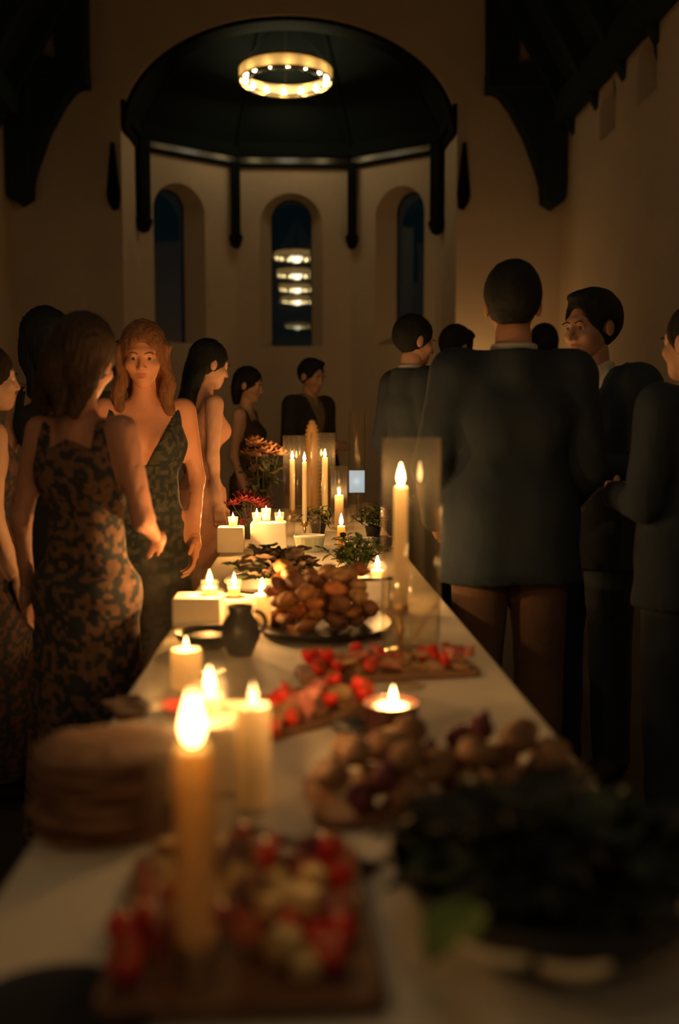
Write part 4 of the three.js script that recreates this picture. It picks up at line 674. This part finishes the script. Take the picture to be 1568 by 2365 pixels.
  if (!fem) {
    const vee = (x, y, z) => Math.max(Math.abs(x) - (y - 1.14) * 0.27, -z - 0.02, -(y - 1.14));
    const jk = (x, y, z) => { const q = z * 1.25;
      let d = torso(x, y, z) - 0.016; d = smin(d, cone(x, y, q, [-0.07, 0.98, 0], [0.07, 0.98, 0], 0.152, 0.152), 0.08); d = smin(d, cone(x, y, q, [-0.07, 0.8, 0], [0.07, 0.8, 0], 0.158, 0.158), 0.08);
      d = smin(d, cone(x, y, q, [-S + 0.01, 1.415, -0.012], [S - 0.01, 1.415, -0.012], 0.072, 0.072), 0.05);
      d = smin(d, cone(x, y, z, [0, 1.44, -0.018], [0, 1.485, -0.016], 0.096, 0.092), 0.03); let a = arms(x, y, z, 0.021); for (const w of [wl, wr]) a = Math.max(a, 0.03 - Math.hypot(x - w[0], y - w[1], z - w[2]));
      d = smin(d, a, 0.025); d = Math.max(d, 0.775 - y);
      const v = vee(x, y, z); if (v > 0 && v < 0.045 && z > 0) d -= 0.006;                     // lapels
      d = Math.max(d, -v); d = Math.max(d, -cone(x, y, z, [0, 1.46, -0.015], [0, 1.8, 0.0], 0.069, 0.069)); if (Math.hypot(x, z) < 0.13) d = Math.max(d, y - 1.497 + Math.max(0, z) * 0.3);
      d += 0.0035 * (noise(x * 22, y * 14, z * 22) - 0.5) * 2;
      return d; };
    const g = nets(up(jk), [-0.55, 0.7, -0.36], [0.55, 1.62, 0.68], 0.013); mesh('jacket', tint(g, weave(C)), M.cloth, root);
    const sh = (x, y, z) => { let d = torso(x, y, z) - 0.005; d = Math.max(d, 0.9 - y, y - 1.49 + Math.max(0, z) * 0.35); const col = Math.max(cone(x, y, z, [0, 1.44, -0.015], [0, 1.6, -0.005], 0.0745, 0.07), y - 1.517 + Math.max(0, z) * 0.6, 1.44 - y); d = Math.min(d, col); return Math.max(d, -Math.max(Math.abs(x) - (y - 1.42) * 0.3, -z, 1.42 - y)); };
    mesh('shirt', tint(nets(up(sh), [-0.26, 0.88, -0.2], [0.26, 1.56, 0.22], 0.009), weave(o.shirt || [0.62, 0.56, 0.46])), M.cloth, root);
    const tr = (x, y, z) => { const a = Math.abs(x); let d = smin(pelvis(x, y, z) - 0.012, Math.min(cone(a, y, z, [0.088, 0.9, 0], [0.1, 0.5, 0.01], 0.1, 0.078), cone(a, y, z, [0.1, 0.5, 0.01], [0.102, 0.06, -0.015], 0.078, 0.068)), 0.03); d += 0.004 * (noise(a * 20, y * 12, z * 20) - 0.5) * 2; return Math.max(d, 0.045 - y, y - 1.05); };
    mesh('trousers', tint(nets(tr, [-0.26, 0, -0.2], [0.26, 1.08, 0.2], 0.014), weave(o.trousers || C)), M.cloth, root);
    const so = (x, y, z) => { const a = Math.abs(x); return Math.max(smin(cone(a, y, z, [0.1, 0.055, -0.035], [0.118, 0.04, 0.15], 0.05, 0.042), cone(a, y, z, [0.1, 0.03, -0.06], [0.1, 0.12, -0.03], 0.04, 0.045), 0.03), 0.002 - y, y - 0.11); };
    mesh('shoes', tint(nets(so, [-0.2, -0.01, -0.14], [0.2, 0.14, 0.22], 0.011), () => [0.012, 0.01, 0.009]), M.cloth, root);
  } else {
    const hem = o.hem || 0.12, pat = o.pattern;
    const neck = o.vneck ? (x, y, z) => Math.max(Math.abs(x) - (y - 1.2) * 0.55, -z - 0.01, 1.2 - y) : (x, y, z) => Math.max(y - 1.40 + 0.4 * Math.abs(x), -9);
    const dr = (x, y, z) => { let d = torso(x, y, z) - 0.007; d = smin(d, pelvis(x, y, z) - 0.008, 0.06); d = Math.max(d, y - 1.455, Math.abs(x) - S + 0.012 - Math.max(0, 1.36 - y) * 0.35);
      if (o.vneck) d = Math.max(d, -neck(x, y, z)); else d = Math.max(d, neck(x, y, z) > 0 && Math.abs(x) < 0.08 ? neck(x, y, z) : -9);
      d = Math.max(d, -cone(x, y, z, [0, 1.43, 0], [0, 1.7, 0.01], 0.07, 0.08));
      return d; };
    const skirt = (x, y, z) => { const t = (0.95 - y), r = 0.14 + t * (o.flare || 0.06), a = Math.atan2(z, x); const rad = Math.hypot(x * 0.85, z * 1.12) - r - 0.012 * Math.sin(a * 9) * Math.max(0, t) ; return Math.max(rad * 0.85, y - 0.97, hem - y); };
    const f = (x, y, z) => { const v = lean ? up(dr)(x, y, z) : dr(x, y, z); return smin(Math.max(v, 0.8 - y), skirt(x, y, z), 0.03); };
    mesh('dress', tint(nets(f, [-0.3, hem - 0.03, -0.3], [0.3, 1.5, lean ? 0.5 : 0.3], 0.0085), (x, y, z) => { if (!pat) return weave(C)(x, y, z); const n = noise(x * 62 + 5, y * 62, z * 62), m = noise(x * 90, y * 90 + 9, z * 90); return n > 0.52 ? mixc(pat, C, m * 0.6) : C.map((c) => c * (0.8 + 0.4 * m)); }), M.cloth, root);
    const so = (x, y, z) => { const a = Math.abs(x); return Math.max(cone(a, y, z, [0.1, 0.06, -0.03], [0.115, 0.035, 0.135], 0.047, 0.038), 0.002 - y, y - 0.085); };
    mesh('shoes', tint(nets(so, [-0.18, -0.01, -0.1], [0.18, 0.12, 0.2], 0.011), () => [0.02, 0.015, 0.013]), M.cloth, root);
  }
  return root;
}
const NAVY = [0.012, 0.022, 0.036];
const drinkL = { le: [0.235, 1.12, 0.0], lw: [0.10, 1.13, 0.24] }, drinkR = { re: [-0.235, 1.12, 0.0], rw: [-0.10, 1.13, 0.24] };
// right side
person({ px: 1187, top: 612, d: 3.1, face: 183, turn: -12, label: 'tall man in navy jacket and brown trousers seen from behind', cloth: NAVY, trousers: [0.10, 0.055, 0.035], skin: [0.5, 0.25, 0.16], arms: { le: [0.25, 1.13, 0.0], lw: [0.2, 0.96, 0.2], re: [-0.25, 1.13, 0], rw: [-0.2, 0.96, 0.2] }, hair: { color: [0.010, 0.012, 0.013], vol: 0.014 } });
person({ px: 1372, top: 678, d: 3.55, face: -48, turn: -12, nod: 6, label: 'man with swept-up dark hair and open white collar facing the navy-jacketed man', cloth: NAVY, skin: [0.40, 0.22, 0.15], arms: drinkL, hair: { color: [0.010, 0.012, 0.013], vol: 0.018, quiff: true } });
person({ px: 952, top: 733, d: 5.4, face: 112, nod: 10, label: 'dark-suited man in profile with white collar beyond the stemmed glass', cloth: NAVY, arms: drinkR, hair: { color: [0.010, 0.012, 0.013], vol: 0.014 } });
person({ px: 1050, top: 757, d: 6.3, face: 122, nod: 22, label: 'dark-haired man bowing his head behind the navy-jacketed man', cloth: NAVY, hair: { color: [0.014, 0.013, 0.012], vol: 0.016, quiff: true } });
person({ px: 1256, top: 752, d: 6.6, face: 175, label: 'man far back whose dark head shows between two suited men', cloth: NAVY, hair: { color: [0.010, 0.012, 0.013] } });
person({ px: 1612, top: 705, d: 3.0, face: -150, label: 'man in a dark suit cut off by the frame edge', cloth: NAVY, arms: { ...drinkL, ...drinkR }, hair: { color: [0.010, 0.012, 0.013] } });
// behind the table
person({ px: 716, top: 832, d: 7.4, face: 48, nod: 14, label: 'man in a dark jacket standing beyond the far table end', cloth: [0.03, 0.026, 0.018], shirt: [0.22, 0.18, 0.08], skin: [0.5, 0.28, 0.18], arms: drinkR, hair: { color: [0.010, 0.011, 0.012], quiff: true } });
person({ px: 570, top: 850, d: 6.9, face: 75, nod: 12, fem: true, label: 'short-haired woman looking down behind the black-haired woman', cloth: [0.05, 0.03, 0.02], hair: { color: [0.012, 0.010, 0.009], long: 0.12 } });
// left side
person({ px: 459, top: 786, d: 5.25, face: 118, nod: 10, fem: true, lean: 4, label: 'woman with long straight black hair in a peach dress', cloth: [0.50, 0.24, 0.15], skin: [0.55, 0.30, 0.20], arms: { re: [-0.21, 1.14, -0.03], rw: [-0.2, 0.9, 0.02], le: [0.2, 1.14, -0.02], lw: [0.19, 0.92, 0.04] }, hair: { color: [0.008, 0.010, 0.011], long: 0.42, wide: 0.06, back: -0.02 } });
person({ px: 330, top: 748, d: 3.72, face: 8, turn: -4, nod: 12, fem: true, vneck: true, label: 'blonde woman in a dark V-neck dress facing the table candles', cloth: [0.02, 0.026, 0.024], pattern: [0.09, 0.075, 0.045], skin: [0.74, 0.33, 0.18], arms: { le: [0.205, 1.15, -0.02], lw: [0.19, 0.92, 0.08] }, hair: { color: [0.22, 0.10, 0.045], long: 0.24, front: 0.2, wide: 0.07, vol: 0.016 } });
person({ px: 186, top: 735, d: 2.7, face: 152, turn: 14, nod: 6, tilt: 6, fem: true, label: 'woman in a sleeveless dark floral dress seen from behind', cloth: [0.022, 0.024, 0.026], pattern: [0.20, 0.10, 0.05], skin: [0.42, 0.20, 0.13], arms: { le: [0.22, 1.15, -0.04], lw: [0.24, 0.92, 0.0], re: [-0.235, 1.16, -0.02], rw: [-0.12, 1.08, 0.2] }, hem: 0.1, flare: 0.06, hair: { color: [0.05, 0.03, 0.02], long: 0.15, wide: 0.05, sideSweep: 1, vol: 0.02 } });
person({ px: 108, top: 718, d: 4.1, face: 150, fem: true, label: 'black-haired person standing behind the woman in floral dress', cloth: [0.012, 0.016, 0.018], hair: { color: [0.008, 0.011, 0.013], long: 0.2, vol: 0.02 } });
person({ px: 283, top: 792, d: 5.4, face: 160, label: 'man with dark hair and pale shirt behind the blonde woman', cloth: [0.10, 0.09, 0.05], hair: { color: [0.009, 0.011, 0.012] } });
person({ px: -34, top: 800, d: 3.4, face: 120, fem: true, label: 'woman in a dark rust-patterned dress at the frame edge', cloth: [0.02, 0.02, 0.022], pattern: [0.11, 0.045, 0.03], hair: { color: [0.02, 0.014, 0.010], long: 0.2 } });
renderer.render(scene, camera);
